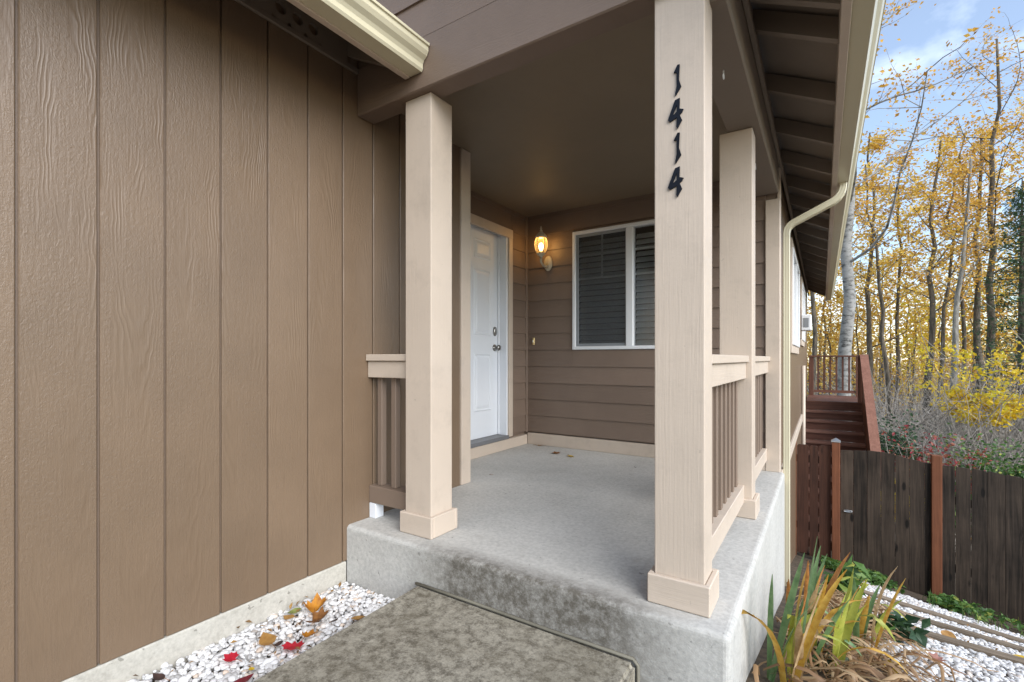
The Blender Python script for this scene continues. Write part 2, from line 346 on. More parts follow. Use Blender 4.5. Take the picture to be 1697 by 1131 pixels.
def prism(name, poly, axis, a0, a1, mat, parent=None, smooth=False):
    """polygon (in the two other axes) extruded along an axis"""
    n = len(poly); v = []
    for a_ in (a0, a1):
        for p, q in poly:
            v.append({'x': (a_, p, q), 'y': (p, a_, q), 'z': (p, q, a_)}[axis])
    f = [tuple(range(n)), tuple(range(2*n-1, n-1, -1))] + [(i, i+n, (i+1) % n + n, (i+1) % n) for i in range(n)]
    o = mobj(name, v, f, mat, parent)
    bm = bmesh.new(); bm.from_mesh(o.data); bmesh.ops.recalc_face_normals(bm, faces=bm.faces); bm.to_mesh(o.data); bm.free()
    return o
def tube_geo(V, Fc, pts, rads, n=6, cap=True):
    base = len(V); pts = [Vector(p) for p in pts]; up = Vector((0.31, 0.17, 0.93)).normalized()
    for i, p in enumerate(pts):
        d = (pts[min(i+1, len(pts)-1)] - pts[max(i-1, 0)]).normalized()
        a_ = d.cross(up if abs(d.dot(up)) < 0.95 else Vector((1, 0, 0))).normalized(); b_ = d.cross(a_)
        for k in range(n):
            t = 2*math.pi*k/n; V.append(p + (a_*math.cos(t) + b_*math.sin(t))*rads[i])
    for i in range(len(pts)-1):
        for k in range(n):
            q = base + i*n; Fc.append((q+k, q+(k+1) % n, q+n+(k+1) % n, q+n+k))
    if cap:
        Fc.append(tuple(base+k for k in range(n-1, -1, -1))); Fc.append(tuple(base+(len(pts)-1)*n+k for k in range(n)))
def tube(name, pts, r, mat, parent=None, n=10):
    V, Fc = [], []; tube_geo(V, Fc, pts, [r]*len(pts) if isinstance(r, (int, float)) else r, n); return mobj(name, V, Fc, mat, parent, True)
def lathe(name, prof, mat, parent, loc, n=20, axis='z'):
    V, Fc = [], []
    for r, h in prof:
        for k in range(n):
            t = 2*math.pi*k/n; p = (r*math.cos(t), r*math.sin(t), h)
            if axis == 'x': p = (p[2], p[0], p[1])
            if axis == 'y': p = (p[0], -p[2], p[1])
            V.append(p)
    for i in range(len(prof)-1):
        for k in range(n): Fc.append((i*n+k, i*n+(k+1) % n, (i+1)*n+(k+1) % n, (i+1)*n+k))
    Fc.append(tuple(range(n-1, -1, -1))); Fc.append(tuple((len(prof)-1)*n+k for k in range(n)))
    return link(bpy.data.objects.new(name, mesh_of(name, V, Fc, mat, True)), parent, loc)

# ================================================================== THE GROUND
xs = np.concatenate([np.linspace(-30, -3, 12), np.linspace(-2.6, 4, 67), np.linspace(4.5, 60, 40)])
ys = np.concatenate([np.linspace(-12, 0, 8), np.linspace(0.2, 12, 80), np.linspace(12.6, 30, 24), np.linspace(33, 130, 24)])
V = []; Fc = []
for y in ys:
    for x in xs:
        V.append((x, y, ground(x, y) - 0.022 + 0.012*mnoise.noise(Vector((x*2.3, y*2.3, 0)))*min(1.0, abs(y-1)/1.5)))
nx = len(xs)
for j in range(len(ys)-1):
    for i in range(nx-1): Fc.append((j*nx+i, j*nx+i+1, (j+1)*nx+i+1, (j+1)*nx+i))
tag(mobj('ground', V, Fc, M['soil'], None, True, False), kind='structure')

# walk: one weathered slab leading to the step
wk = prism('walkway', [(-1.53, -2.6), (-0.55, -2.6), (-0.55, 1.646), (-1.607, 1.646)], 'z', -1.40, -1.070, M['walk'])
bm = bmesh.new(); bm.from_mesh(wk.data); bmesh.ops.bevel(bm, geom=list(bm.edges), offset=0.014, segments=3, affect='EDGES'); bm.to_mesh(wk.data); bm.free()
tag(wk, kind='structure')
tube('caulk_joint', [(-1.615, 1.643, -1.066), (-1.3, 1.645, -1.064), (-0.9, 1.643, -1.065), (-0.56, 1.645, -1.064), (-0.543, 1.644, -1.08), (-0.542, 1.644, -1.35)], 0.007, M['caulk'], wk, 6)

# ================================================================== THE HOUSE
H = empty('house', (-1.2, 3.0, -1.2), 'brown sided house with tan trimmed covered porch and concrete porch floor', 'house')
XG, XD, YB, XW = -2.13, -2.60, 4.276, -0.30
ZP, ZS = -0.891, -1.081
G0 = 0.406
# --- garage wall: tall grooved boards on a backing, on its foundation
gw = box('garage_wall', XG-0.14, XG-0.012, -3.0, 2.695, ZS+0.004, 1.75, M['brown'], H, 0)
k = -17
while G0 + 0.2032*k < 2.69:
    y0 = G0 + 0.2032*k + 0.0035; y1 = min(G0 + 0.2032*(k+1) - 0.0035, 2.60)
    if y1 - y0 > 0.03: box('board', XG-0.014, XG, y0, y1, ZS, 1.70, M['panel'], gw, 0.0035)
    k += 1
box('foundation', XG-0.20, XG+0.004, -3.0, 1.6485, -1.6, ZS-0.001, M['foundation'], H, 0.006)
box('corner_board', XG-0.012, XG+0.012, 2.605, 2.707, ZP+0.001, 1.478, M['tan'], H, 0.003)
box('return_wall', XD-0.02, XG-0.016, 2.64, 2.703, ZP+0.002, 1.478, M['brown'], H, 0.0)
# --- door wall (lap boards) with its door
dw = box('door_wall', XD-0.24, XD-0.020, 3.985, YB+0.10, ZP+0.003, 1.50, M['brown'], H, 0)
box('wall_backing', XD-0.24, XD-0.020, 2.70, 2.885, ZP+0.003, 1.50, M['brown'], dw, 0)
box('wall_backing', XD-0.24, XD-0.020, 2.886, 3.984, 1.276, 1.499, M['brown'], dw, 0)
def lap(parent, axis, a0, a1, z0, face, mat, expo=0.169):
    """one lapped board, its lower edge proud; runs along x (faces -y) or y (faces +x)"""
    if axis == 'x': poly = [(face-0.016, z0), (face-0.004, z0+expo+0.012), (face+0.012, z0+expo+0.012), (face+0.012, z0)]
    else: poly = [(face+0.016, z0), (face+0.004, z0+expo+0.012), (face-0.012, z0+expo+0.012), (face-0.012, z0)]
    return prism('board', poly, axis, a0, a1, mat, parent)
LZ = [-0.758 + 0.169*i for i in range(14)]
for z in LZ:
    if z + 0.03 > 1.478: break
    lap(dw, 'y', 3.990, YB-0.034, z, XD-0.008, M['lap_y'])
    if z > 1.20: lap(dw, 'y', 2.72, 3.984, z, XD-0.0085, M['lap_y'])
box('corner_strip', XD-0.02, XD+0.018, YB-0.034, YB-0.002, ZP+0.12, 1.478, M['brown'], H, 0.003)
door = empty('door', (XD-0.1, 3.43, -0.77)); door.parent = H; door.location = WL['door'] - WL['house']
DY0, DY1, DZ0, DZ1 = 2.985, 3.892, -0.752, 1.228
box('door_leaf', XD-0.146, XD-0.103, DY0, DY1, DZ0, DZ1, M['white'], door, 0.002)
def door_panel(y0, y1, z0, z1):
    bm = bmesh.new(); lv = [(0, 0.0), (0.012, 0.006), (0.026, 0.0005), (0.05, 0.0065)]; rings = []
    for ins, h in lv:
        rings.append([bm.verts.new((h, y, z)) for y, z in ((y0+ins, z0+ins), (y1-ins, z0+ins), (y1-ins, z1-ins), (y0+ins, z1-ins))])
    for r0, r1 in zip(rings, rings[1:]):
        for i in range(4): bm.faces.new((r0[i], r0[(i+1) % 4], r1[(i+1) % 4], r1[i]))
    bm.faces.new(rings[-1])
    for vv in bm.verts: vv.co -= Vector((0, (y0+y1)/2, (z0+z1)/2))
    bm_obj('door_panel', bm, M['white'], door, (XD-0.1035, (y0+y1)/2, (z0+z1)/2))
for (ya, yb) in ((DY0+0.12, DY0+0.395), (DY1-0.395, DY1-0.12)):
    for (za, zb) in ((DZ0+0.25, DZ0+0.80), (DZ0+0.97, DZ0+1.60), (DZ0+1.69, DZ0+1.88)): door_panel(ya, yb, za, zb)
lathe('knob', [(0.032, 0), (0.032, 0.006), (0.012, 0.010), (0.011, 0.032), (0.024, 0.040), (0.029, 0.052), (0.024, 0.063), (0.008, 0.067)], M['nickel'], door, (XD-0.102, DY1-0.062, 0.105), 20, 'x')
db = lathe('deadbolt', [(0.030, 0), (0.030, 0.010), (0.026, 0.016), (0.008, 0.018)], M['nickel'], door, (XD-0.102, DY1-0.062, 0.265), 20, 'x'); db.scale = (1, 0.85, 1.55)
box('door_jamb', XD-0.16, XD-0.003, DY1+0.003, DY1+0.026, DZ0-0.03, DZ1+0.024, M['white'], door, 0.002)
box('door_jamb', XD-0.16, XD-0.003, DY0-0.026, DY0-0.003, DZ0-0.03, DZ1+0.024, M['white'], door, 0.002)
box('door_head', XD-0.16, XD-0.0035, DY0-0.003, DY1+0.003, DZ1+0.004, DZ1+0.0235, M['white'], door, 0.002)
box('door_stop', XD-0.100, XD-0.086, DY1-0.012, DY1+0.004, DZ0, DZ1+0.003, M['white'], door, 0.002)
box('door_trim', XD-0.012, XD+0.014, DY1+0.0265, 3.986, -0.775, 1.19, M['tan'], door, 0.003)
box('door_trim', XD-0.012, XD+0.014, DY0-0.115, DY0-0.0265, -0.775, 1.19, M['tan'], door, 0.003)
box('door_trim', XD-0.012, XD+0.016, DY0-0.115, 3.987, 1.1905, 1.277, M['tan_y'], door, 0.003)
for o_ in door.children:
    if o_.name.startswith('door_head') or o_.name.startswith('door_leaf'): pass
box('threshold', XD-0.16, XD+0.022, DY0-0.02, DY1+0.018, -0.790, -0.7545, M['threshold'], door, 0.005)
box('baseboard', XD-0.02, XD+0.020, 2.71, YB-0.022, ZP+0.001, -0.792, M['tan_y'], H, 0.003)
# --- back wall of the porch with its window
bw = box('porch_wall', XD-0.05, -2.075, YB+0.014, YB+0.10, ZP+0.003, 1.50, M['brown'], H, 0)
WX0, WX1, WZ0, WZ1 = -2.063, -0.910, 0.085, 1.243
box('wall_backing', -2.0745, XW-0.002, YB+0.0145, YB+0.10, ZP+0.003, WZ0-0.004, M['brown'], bw, 0)
box('wall_backing', -2.0745, XW-0.002, YB+0.0145, YB+0.10, WZ1+0.004, 1.50, M['brown'], bw, 0)
box('wall_backing', WX1+0.006, XW-0.002, YB+0.0147, YB+0.10, WZ0-0.0035, WZ1+0.0035, M['brown'], bw, 0)
for z in LZ:
    if z + 0.03 > 1.478: break
    zt = z + 0.169
    if zt < WZ0 or z > WZ1: lap(bw, 'x', XD+0.018, -0.378, z, YB+0.004, M['lap_x'])
    else:
        lap(bw, 'x', XD+0.018, WX0-0.001, z, YB+0.004, M['lap_x']); lap(bw, 'x', WX1+0.001, -0.378, z, YB+0.004, M['lap_x'])
        if z < WZ0 - 0.03: prism('board', [(YB-0.012, z), (YB-0.006, WZ0-0.003), (YB+0.015, WZ0-0.003), (YB+0.015, z)], 'x', WX0, WX1, M['lap_x'], bw)
        if zt > WZ1 + 0.03: prism('board', [(YB-0.007, WZ1+0.003), (YB, zt+0.012), (YB+0.015, zt+0.012), (YB+0.015, WZ1+0.003)], 'x', WX0, WX1, M['lap_x'], bw)
box('baseboard', XD+0.0205, -0.378, YB-0.022, YB+0.013, ZP+0.001, -0.774, M['tan_x'], H, 0.003)
box('corner_board', -0.377, -0.2765, YB-0.026, YB+0.004, ZP+0.001, 1.25, M['tan'], H, 0.003)
box('corner_board', XW+0.002, XW+0.024, YB+0.0045, YB+0.10, ZP-0.3, 1.50, M['tan'], H, 0.003)

def window(parent_name, x0, x1, z0, z1, y, screen=True):
    wn = empty('window', ((x0+x1)/2, y, z0)); wn.parent = H; wn.location = WL[wn.name] - WL['house']
    fw = 0.032
    for nm, a_ in (('frame', (x0, x0+fw, z0, z1)), ('frame', (x1-fw, x1, z0, z1)), ('frame', (x0+fw, x1-fw, z0, z0+fw)), ('frame', (x0+fw, x1-fw, z1-fw, z1))):
        box(nm, a_[0], a_[1], y-0.026, y+0.06, a_[2], a_[3], M['vinyl'], wn, 0.004)
    xm = -1.487
    box('mullion', xm-0.033, xm+0.033, y-0.020, y+0.055, z0+fw, z1-fw, M['vinyl'], wn, 0.004)
    for side, (a0, a1) in enumerate(((x0+fw, xm-0.033), (xm+0.033, x1-fw))):
        box('pane', a0, a1, y+0.026, y+0.030, z0+fw, z1-fw, M['glass'], wn, 0)
        if side == 0:
            for (b0, b1, c0, c1) in ((a0, a0+0.028, z0+fw, z1-fw), (a1-0.012, a1, z0+fw, z1-fw), (a0+0.028, a1-0.012, z0+fw, z0+fw+0.028), (a0+0.028, a1-0.012, z1-fw-0.028, z1-fw)):
                box('screen_frame', b0, b1, y-0.004, y+0.008, c0, c1, M['grey_trim'], wn, 0.002)
            mobj('insect_screen', [(a0+0.02, y+0.004, z0+fw), (a1, y+0.004, z0+fw), (a1, y+0.004, z1-fw), (a0+0.02, y+0.004, z1-fw)], [(0, 1, 2, 3)], M['screen'], wn)
        mid = (a0+a1)/2; zz = z0 + 0.60*(z1-z0)
        for q in (zz, z0+0.80*(z1-z0)): box('muntin', a0, a1, y+0.031, y+0.039, q-0.010, q+0.010, M['vinyl'], wn, 0.001)
        box('muntin', mid-0.009, mid+0.009, y+0.0312, y+0.0388, zz+0.0105, z1-fw, M['vinyl'], wn, 0.001)
        nsl = int((z1-z0-2*fw)/0.055); me = None
        for i in range(nsl):
            zc = z0 + fw + 0.03 + i*0.055; cx_ = (a0+a1)/2
            if me is None:
                hw = (a1-a0)/2 - 0.004; dy, dz = 0.015, 0.024
                vv = []
                for t in (-1, -0.4, 0.4, 1):
                    for s_ in (-1, 1): vv.append((s_*hw, t*dy, t*dz + 0.004*(1-t*t)))
                vv += [(p[0], p[1]+0.001, p[2]-0.0025) for p in vv]
                ff = [(2*i_, 2*i_+1, 2*i_+3, 2*i_+2) for i_ in range(3)] + [(8+2*i_+2, 8+2*i_+3, 8+2*i_+1, 8+2*i_) for i_ in range(3)] + [(0, 8, 9, 1), (6, 7, 15, 14)]
                me = mesh_of('blind_slat', vv, ff, M['slat'])
            link(bpy.data.objects.new('blind_slat', me), wn, (cx_, y+0.075, zc))
    return wn
win = window('window', WX0, WX1, WZ0, WZ1, YB)
# the room behind it, its dimness put into near-black walls
rm = [(-2.08, YB+0.101), (XW-0.2, YB+0.101), (XW-0.2, YB+2.6), (-2.6, YB+2.6), (-2.6, YB+0.101)]
bm = box_bm(2.2, 2.5, 2.2); bm.faces.ensure_lookup_table()
bmesh.ops.delete(bm, geom=[f_ for f_ in bm.faces if f_.normal.y < -0.9], context='FACES')
bm_obj('room', bm, M['dark'], H, (-1.45, YB+0.104+1.25, 0.5))

# --- porch floor, posts, beams, ceiling, gable
sb_ = prism('porch_slab', [(-2.1285, 1.650), (-0.245, 1.650), (-0.245, YB-0.002), (XD-0.018, YB-0.002), (XD-0.018, 2.7035), (-2.1285, 2.7035)], 'z', -2.409, ZP, M['porch'], H)
bm = bmesh.new(); bm.from_mesh(sb_.data)
bmesh.ops.bevel(bm, geom=[e_ for e_ in bm.edges if (all(v_.co.y < -1.2 for v_ in e_.verts) and not all(v_.co.x < -0.65 for v_ in e_.verts)) or all(v_.co.x > 1.1 for v_ in e_.verts)], offset=0.022, segments=4, affect='EDGES', profile=0.5); bm.to_mesh(sb_.data); bm.free()
def post(x0, x1, y0, y1, z1, base=True):
    p = box('porch_post', x0, x1, y0, y1, ZP+0.002, z1, M['tan'], H, 0.004, 2)
    if base:
        e = 0.021
        for (a0, a1, b0, b1) in ((x0-e, x1+e, y0-e, y0-0.0005), (x0-e, x1+e, y1+0.0005, y1+e), (x0-e, x0-0.0005, y0, y1), (x1+0.0005, x1+e, y0, y1)):
            box('post_base', a0, a1, b0, b1, ZP+0.001, ZP+0.106, M['tan_x'], p, 0.004)
    return p
post(-1.801, -1.624, 1.757, 1.918, 1.322)
numpost = post(-0.517, -0.342, 1.752, 1.886, 1.322)
post(-0.497, -0.326, 2.95, 3.095, 1.288)
box('beam', XG+0.001, -0.27, 1.715, 1.832, 1.322, 1.578, M['lap_x'], H, 0.006)
box('beam', -0.455, -0.285, 1.8325, YB-0.027, 1.290, 1.525, M['soffit'], H, 0.006)
for zz in (0, 1, 2, 3, 4): lap(H, 'x', -2.35, -0.30, 1.580 + zz*0.19, 1.737, M['lap_x'], 0.19).name = 'gable_board'
box('gable_wall', -2.4, -0.30, 1.750, 1.83, 1.579, 2.55, M['brown'], H, 0)
box('porch_ceiling', XD-0.02, -0.456, 1.833, YB+0.012, 1.480, 1.51, M['ceiling'], H, 0)
# --- right eave
RY0, RY1 = 1.45, 13.7
def roof_z(x): return 1.485 + 0.50*(0.10 - x)
prism('roof', [(0.10, 1.500), (0.10, 1.53), (-2.2, 2.68), (-2.2, 2.65)], 'y', RY0, RY1, M['soffit'], H)
prism('roof', [(-1.70, 1.515), (-1.70, 1.545), (-4.5, 2.945), (-4.5, 2.915)], 'y', -3.0, 1.712, M['soffit'], H)
ry = [2.315] + [2.565 + 0.61*i for i in range(-1, 18)]
me = None
for y in ry:
    o = prism('rafter_tail', [(0.060, 1.408), (0.060, 1.506), (-0.283, 1.678), (-0.283, 1.580)], 'x' if False else 'y', y-0.019, y+0.019, M['soffit'], H)
def vent_block(cx, cy, cz, length, facing):
    """blocking board with three drilled holes, in the yz plane"""
    V, Fc = [], []; n = 16; hh = 0.062; cw = length/3
    def ring(yc, rx, rz, sq):
        pts = []
        for k in range(n):
            t = 2*math.pi*(k+0.5)/n; cy_, cz_ = math.cos(t), math.sin(t)
            if sq: m = max(abs(cy_), abs(cz_)); pts.append((yc + rx*cy_/m, rz*cz_/m))
            else: pts.append((yc + rx*cy_, rz*cz_))
        return pts
    for i in range(3):
        yc = (i-1)*0.085; half = (0.0425 if i == 1 else 0.0425)
        b = len(V)
        for (py, pz) in ring(yc, 0.0425, hh, True): V.append((0, py, pz))
        for (py, pz) in ring(yc, 0.027, 0.027, False): V.append((0, py, pz))
        for (py, pz) in ring(yc, 0.027, 0.027, False): V.append((-0.03*facing, py, pz))
        for k in range(n):
            k2 = (k+1) % n; Fc.append((b+k, b+k2, b+n+k2, b+n+k)); Fc.append((b+n+k, b+n+k2, b+2*n+k2, b+2*n+k))
    for s_ in (-1, 1):
        b = len(V); y0, y1 = sorted((s_*0.1275, s_*length/2))
        V += [(0, y0, -hh), (0, y1, -hh), (0, y1, hh), (0, y0, hh)]; Fc.append((b, b+1, b+2, b+3))
    return V, Fc
V, Fc = vent_block(0, 0, 0, 0.57, 1); vb = mesh_of('vent_block', V, Fc, M['soffit'])
for i in range(-1, 17):
    link(bpy.data.objects.new('vent_block', vb), H, (-0.278, 2.565+0.61*i+0.305, 1.600))
box('frieze_board', -0.284, -0.262, RY0+0.3, RY1-0.2, 1.500, 1.536, M['soffit'], H, 0.003)
box('vent_hole_shade', -0.36, -0.320, RY0+0.3, RY1-0.2, 1.527, 1.70, M['dark'], H, 0)  # near-black sheet behind the vent holes, attic shade put into its colour
box('fascia', 0.062, 0.098, RY0, RY1, 1.375, 1.515, M['tan_y'], H, 0.003)
box('fascia', -1.748, -1.716, -3.0, 1.705, 1.392, 1.535, M['tan_y'], H, 0.003)
def gutter(x, y0, y1, z0):
    p = [(0.0, 0.0), (0.075, 0.0), (0.082, 0.012), (0.082, 0.035), (0.090, 0.050), (0.108, 0.066), (0.118, 0.085), (0.118, 0.108), (0.126, 0.110), (0.126, 0.122), (0.112, 0.122), (0.112, 0.088), (0.103, 0.071), (0.085, 0.056), (0.076, 0.040), (0.076, 0.006), (0.004, 0.006), (0.004, 0.115), (0.0, 0.115)]
    g = prism('gutter', [(x+a_, z0+b_) for a_, b_ in p], 'y', y0, y1, M['cream'], H)
    cp = [p_ for p_ in p[:10]] + [(0.0, 0.122)]
    for ye in (y0, y1): prism('end_cap', [(x+a_*1.005, z0+b_*1.005) for a_, b_ in cp], 'y', ye-0.0015, ye+0.0015, M['cream'], g)
    return g
g_r = gutter(0.0985, RY0, RY1+0.05, 1.392)
g_l = gutter(-1.7155, -3.0, 1.708, 1.400)
# left eave: rafters, blocking with holes, frieze
for i in range(-7, 3):
    y = 1.05 + 0.61*i
    if y < 1.69: prism('rafter_tail', [(-1.749, 1.425), (-1.749, 1.520), (-2.118, 1.705), (-2.118, 1.610)], 'y', y-0.019, y+0.019, M['soffit'], H)
    if y + 0.59 < 1.75: link(bpy.data.objects.new('vent_block', vb), H, (-2.112, y+0.305, 1.632))
box('frieze_board', XG+0.001, XG+0.020, -3.0, 1.714, 1.545, 1.572, M['soffit'], H, 0.003)
# --- downspout with two elbows
def spout(pts, w_, d_, name, parent):
    V, Fc = [], []; pts = [Vector(p) for p in pts]
    prof = []
    for k in range(28):                                            # ribbed rectangle
        t = k/28*4; s_ = int(t); u_ = t - s_
        q = [(-1+2*u_, -1), (1, -1+2*u_), (1-2*u_, 1), (-1, 1-2*u_)][s_]
        rb = 1.0 - 0.07*(0.5+0.5*math.cos(u_*math.pi*6)); prof.append((q[0]*rb*w_/2, q[1]*rb*d_/2))
    for i, p in enumerate(pts):
        d = (pts[min(i+1, len(pts)-1)] - pts[max(i-1, 0)]).normalized(); b_ = Vector((0, 1, 0)); a_ = b_.cross(d).normalized()
        for (q, r_) in prof: V.append(p + a_*q + b_*r_)
    n = 28
    for i in range(len(pts)-1):
        for k in range(n): Fc.append((i*n+k, i*n+(k+1) % n, (i+1)*n+(k+1) % n, (i+1)*n+k))
    return mobj(name, V, Fc, M['cream'], parent)
YS = 4.62
ds = spout([(-0.252, YS, 1.02), (-0.252, YS, -2.0)], 0.052, 0.075, 'downspout', H)
cv = [(-0.252, YS, 1.021), (-0.252, YS, 1.05), (-0.246, YS, 1.085), (-0.228, YS, 1.112), (-0.205, YS, 1.130), (0.075, YS, 1.262), (0.105, YS, 1.285), (0.128, YS, 1.32), (0.138, YS, 1.355), (0.140, YS, 1.392)]
spout(cv, 0.052, 0.075, 'elbow', ds)
# --- long side wall with windows
lw = box('long_wall', XW-0.15, XW, YB+0.1005, 13.3, -3.3, 1.66, M['panel'], H, 0)
box('water_table', XW+0.0005, XW+0.026, YB+0.101, 13.28, -1.05, -0.93, M['tan_y'], H, 0.004)
def side_window(y0, y1, z0, z1):
    wn = empty('window', (XW, (y0+y1)/2, z0)); wn.parent = H; wn.location = WL[wn.name] - WL['house']
    for (b0, b1, c0, c1) in ((y0-0.09, y0, z0-0.09, z1+0.09), (y1, y1+0.09, z0-0.09, z1+0.09), (y0, y1, z0-0.09, z0), (y0, y1, z1, z1+0.09)):
        box('trim', XW+0.0005, XW+0.026, b0, b1, c0, c1, M['tan'], wn, 0.003)
    for (b0, b1, c0, c1) in ((y0, y0+0.05, z0, z1), (y1-0.05, y1, z0, z1), (y0+0.05, y1-0.05, z0, z0+0.05), (y0+0.05, y1-0.05, z1-0.05, z1), ((y0+y1)/2-0.03, (y0+y1)/2+0.03, z0+0.05, z1-0.05)):
        box('frame', XW+0.001, XW+0.040, b0, b1, c0, c1, M['vinyl'], wn, 0.004)
    box('pane', XW+0.0012, XW+0.010, y0+0.05, y1-0.05, z0+0.05, z1-0.05, M['glass'], wn, 0)
side_window(6.05, 7.75, 0.15, 1.22)
side_window(9.0, 10.3, 0.30, 1.22)
tube('conduit', [(-0.262, 9.3, -0.12), (-0.262, 9.3, -2.9)], 0.030, M['tan'], H, 8)

# --- railings
def railing(axis, a0, a1, c, z_top, n, brown, flush):
    """cap, under-rail, bottom rail and balusters; runs along an axis at cross position c"""
    if axis == 'x': P = lambda s0, s1, d0, d1, z0, z1, nm, m, par: box(nm, s0, s1, c+d0, c+d1, z0, z1, m, par, 0.003)
    else: P = lambda s0, s1, d0, d1, z0, z1, nm, m, par: box(nm, c+d0, c+d1, s0, s1, z0, z1, m, par, 0.003)
    mt = M['tan_x'] if axis == 'x' else M['tan_y']
    e = empty('railing', ((a0+a1)/2, c, ZP) if axis == 'x' else (c, (a0+a1)/2, ZP)); e.parent = H; e.location = WL[e.name] - WL['house']
    P(a0, a1, -0.070, 0.070, z_top-0.036, z_top, 'cap_rail', mt, e)
    P(a0, a1, -0.055, -0.019, z_top-0.128, z_top-0.037, 'under_rail', mt, e)
    P(a0, a1, 0.019, 0.055, z_top-0.128, z_top-0.037, 'under_rail', mt, e)
    P(a0, a1, -0.046, 0.046, ZP+0.085, ZP+0.18, 'bottom_rail', M['brown'] if brown else mt, e)
    for i in range(n):
        s_ = a0 + (a1-a0)*(i+0.5)/n
        P(s_-0.018, s_+0.018, -0.018, 0.018, ZP+0.1805, z_top-0.037, 'baluster', M['brown'], e)
    return e
rl = railing('x', XG+0.001, -1.802, 1.845, 0.022, 3, True, True)
box('rail_block', XG+0.002, XG+0.052, 1.80, 1.86, ZP+0.001, ZP+0.084, M['white'], rl, 0.002)
railing('y', 1.887, 2.949, -0.412, 0.015, 9, False, True)
railing('y', 3.096, YB-0.027, -0.412, 0.015, 10, False, True)

# ------------------------------------------------------------------ small things fixed to the house
hn = empty('house_number', (-0.44, 1.7515, 0.58), 'dark blue-black house number 1414 running down the right porch post', 'house number')
ONE = [(155, 162), (178, 117), (191, 117), (187, 215), (201, 265), (166, 318), (164, 305), (173, 255), (172, 165)]
FOUR = [(163, 345), (192, 338), (190, 408), (215, 418), (205, 438), (191, 447), (206, 486), (178, 537), (171, 525), (174, 462), (131, 482), (118, 466)]
HOLE = [(175, 376), (173, 424), (146, 446)]
def numeral(poly, z_top, hole=None):
    ytop = min(p[1] for p in poly)
    cv_ = lambda p: ((p[0]-166)*0.00056 - 0.440, z_top - (p[1]-ytop)*0.000540)
    bm = bmesh.new()
    loops = [[cv_(p) for p in poly]] + ([[cv_(p) for p in hole]] if hole else [])
    eds = []
    for lp in loops:
        vs = [bm.verts.new((x-(-0.44), 0, z-z_top+0.055)) for x, z in lp]
        for i in range(len(vs)): eds.append(bm.edges.new((vs[i], vs[(i+1) % len(vs)])))
    bmesh.ops.triangle_fill(bm, edges=eds, use_beauty=True, use_dissolve=False)
    r = bmesh.ops.extrude_face_region(bm, geom=list(bm.faces))
    bmesh.ops.translate(bm, vec=(0, -0.006, 0), verts=[g_ for g_ in r['geom'] if isinstance(g_, bmesh.types.BMVert)])
    bmesh.ops.recalc_face_normals(bm, faces=bm.faces)
    bm_obj('numeral', bm, M['numeral'], hn, (-0.44, 1.7515, z_top-0.055))
numeral(ONE, 1.048); numeral(FOUR, 0.928, HOLE); numeral(ONE, 0.805); numeral(FOUR, 0.684, HOLE)

lx, lz = -2.335, 1.10
L = empty('wall_lamp', (lx, YB-0.016, 0.98), 'lit antique white lantern lamp on the porch wall beside the window', 'lamp')
ly = YB - 0.165
bp = lathe('back_plate', [(0.052, 0), (0.050, 0.010), (0.034, 0.018), (0.018, 0.022)], M['antique'], L, (lx, YB-0.016, 0.965), 20, 'y'); bp.scale = (0.95, 1, 1.5)
tube('arm', [(lx, YB-0.03, 0.955), (lx, YB-0.07, 0.925), (lx, YB-0.12, 0.925), (lx, ly, 0.955), (lx, ly, 1.02)], [0.012, 0.012, 0.011, 0.012, 0.016], M['antique'], L, 8)
lathe('lantern_base', [(0.012, -0.02), (0.020, 0), (0.040, 0.012), (0.046, 0.022), (0.040, 0.030)], M['antique'], L, (lx, ly, 1.015), 18)
gp = [(0.040, 0.0), (0.056, 0.035), (0.064, 0.075), (0.060, 0.115), (0.050, 0.15)]
lathe('lantern_glass', gp, M['amber'], L, (lx, ly, 1.045), 18)
for i in range(6):
    t = 2*math.pi*(i+0.5)/6; tube('rib', [(lx + (r_+0.002)*math.cos(t), ly + (r_+0.002)*math.sin(t), 1.045+h_) for r_, h_ in gp], 0.0042, M['antique'], L, 5)
lathe('lantern_cap', [(0.062, 0), (0.060, 0.012), (0.044, 0.034), (0.022, 0.056), (0.012, 0.064), (0.014, 0.074), (0.007, 0.086), (0.011, 0.096), (0.002, 0.122)], M['antique'], L, (lx, ly, 1.192), 18)
lathe('bulb', [(0.012, 0), (0.020, 0.02), (0.026, 0.045), (0.020, 0.07), (0.006, 0.082)], M['bulb'], L, (lx, ly, 1.065), 12)
ld = bpy.data.lights.new('lamp_light', 'POINT'); ld.energy = 0.9; ld.color = (1.0, 0.66, 0.30); ld.shadow_soft_size = 0.03
lo_ = bpy.data.objects.new('lamp_light', ld); link(lo_, L, (lx, ly, 1.165))
db_ = empty('doorbell', (-2.513, YB-0.018, 0.14), 'small brass doorbell on the dark porch wall beside the door', 'doorbell')
box('plate', -2.526, -2.500, YB-0.020, YB-0.004, 0.140, 0.214, M['brass'], db_, 0.003)
box('button', -2.519, -2.507, YB-0.025, YB-0.0205, 0.165, 0.190, M['vinyl'], db_, 0.003)
for (nm, y) in (('hook nearest the numbered post', 2.30), ('hook farther back along the side beam, past the middle post', 3.52)):
    pts = [(-0.37, y, 1.291)] + [(-0.37 + 0.0, y + 0.012*math.sin(t), 1.262 - 0.012*math.cos(t) ) for t in np.linspace(math.pi, -0.6*math.pi, 9)]
    tag(tube('cup_hook', pts, 0.0028, M['vinyl'], None, 6), 'small white screw ' + nm, 'hook', 'screw hooks under the side beam')
ub = empty('utility_box', (XW, 9.4, 0.40), 'white utility box on a brown mounting board on the long side wall', 'utility box')
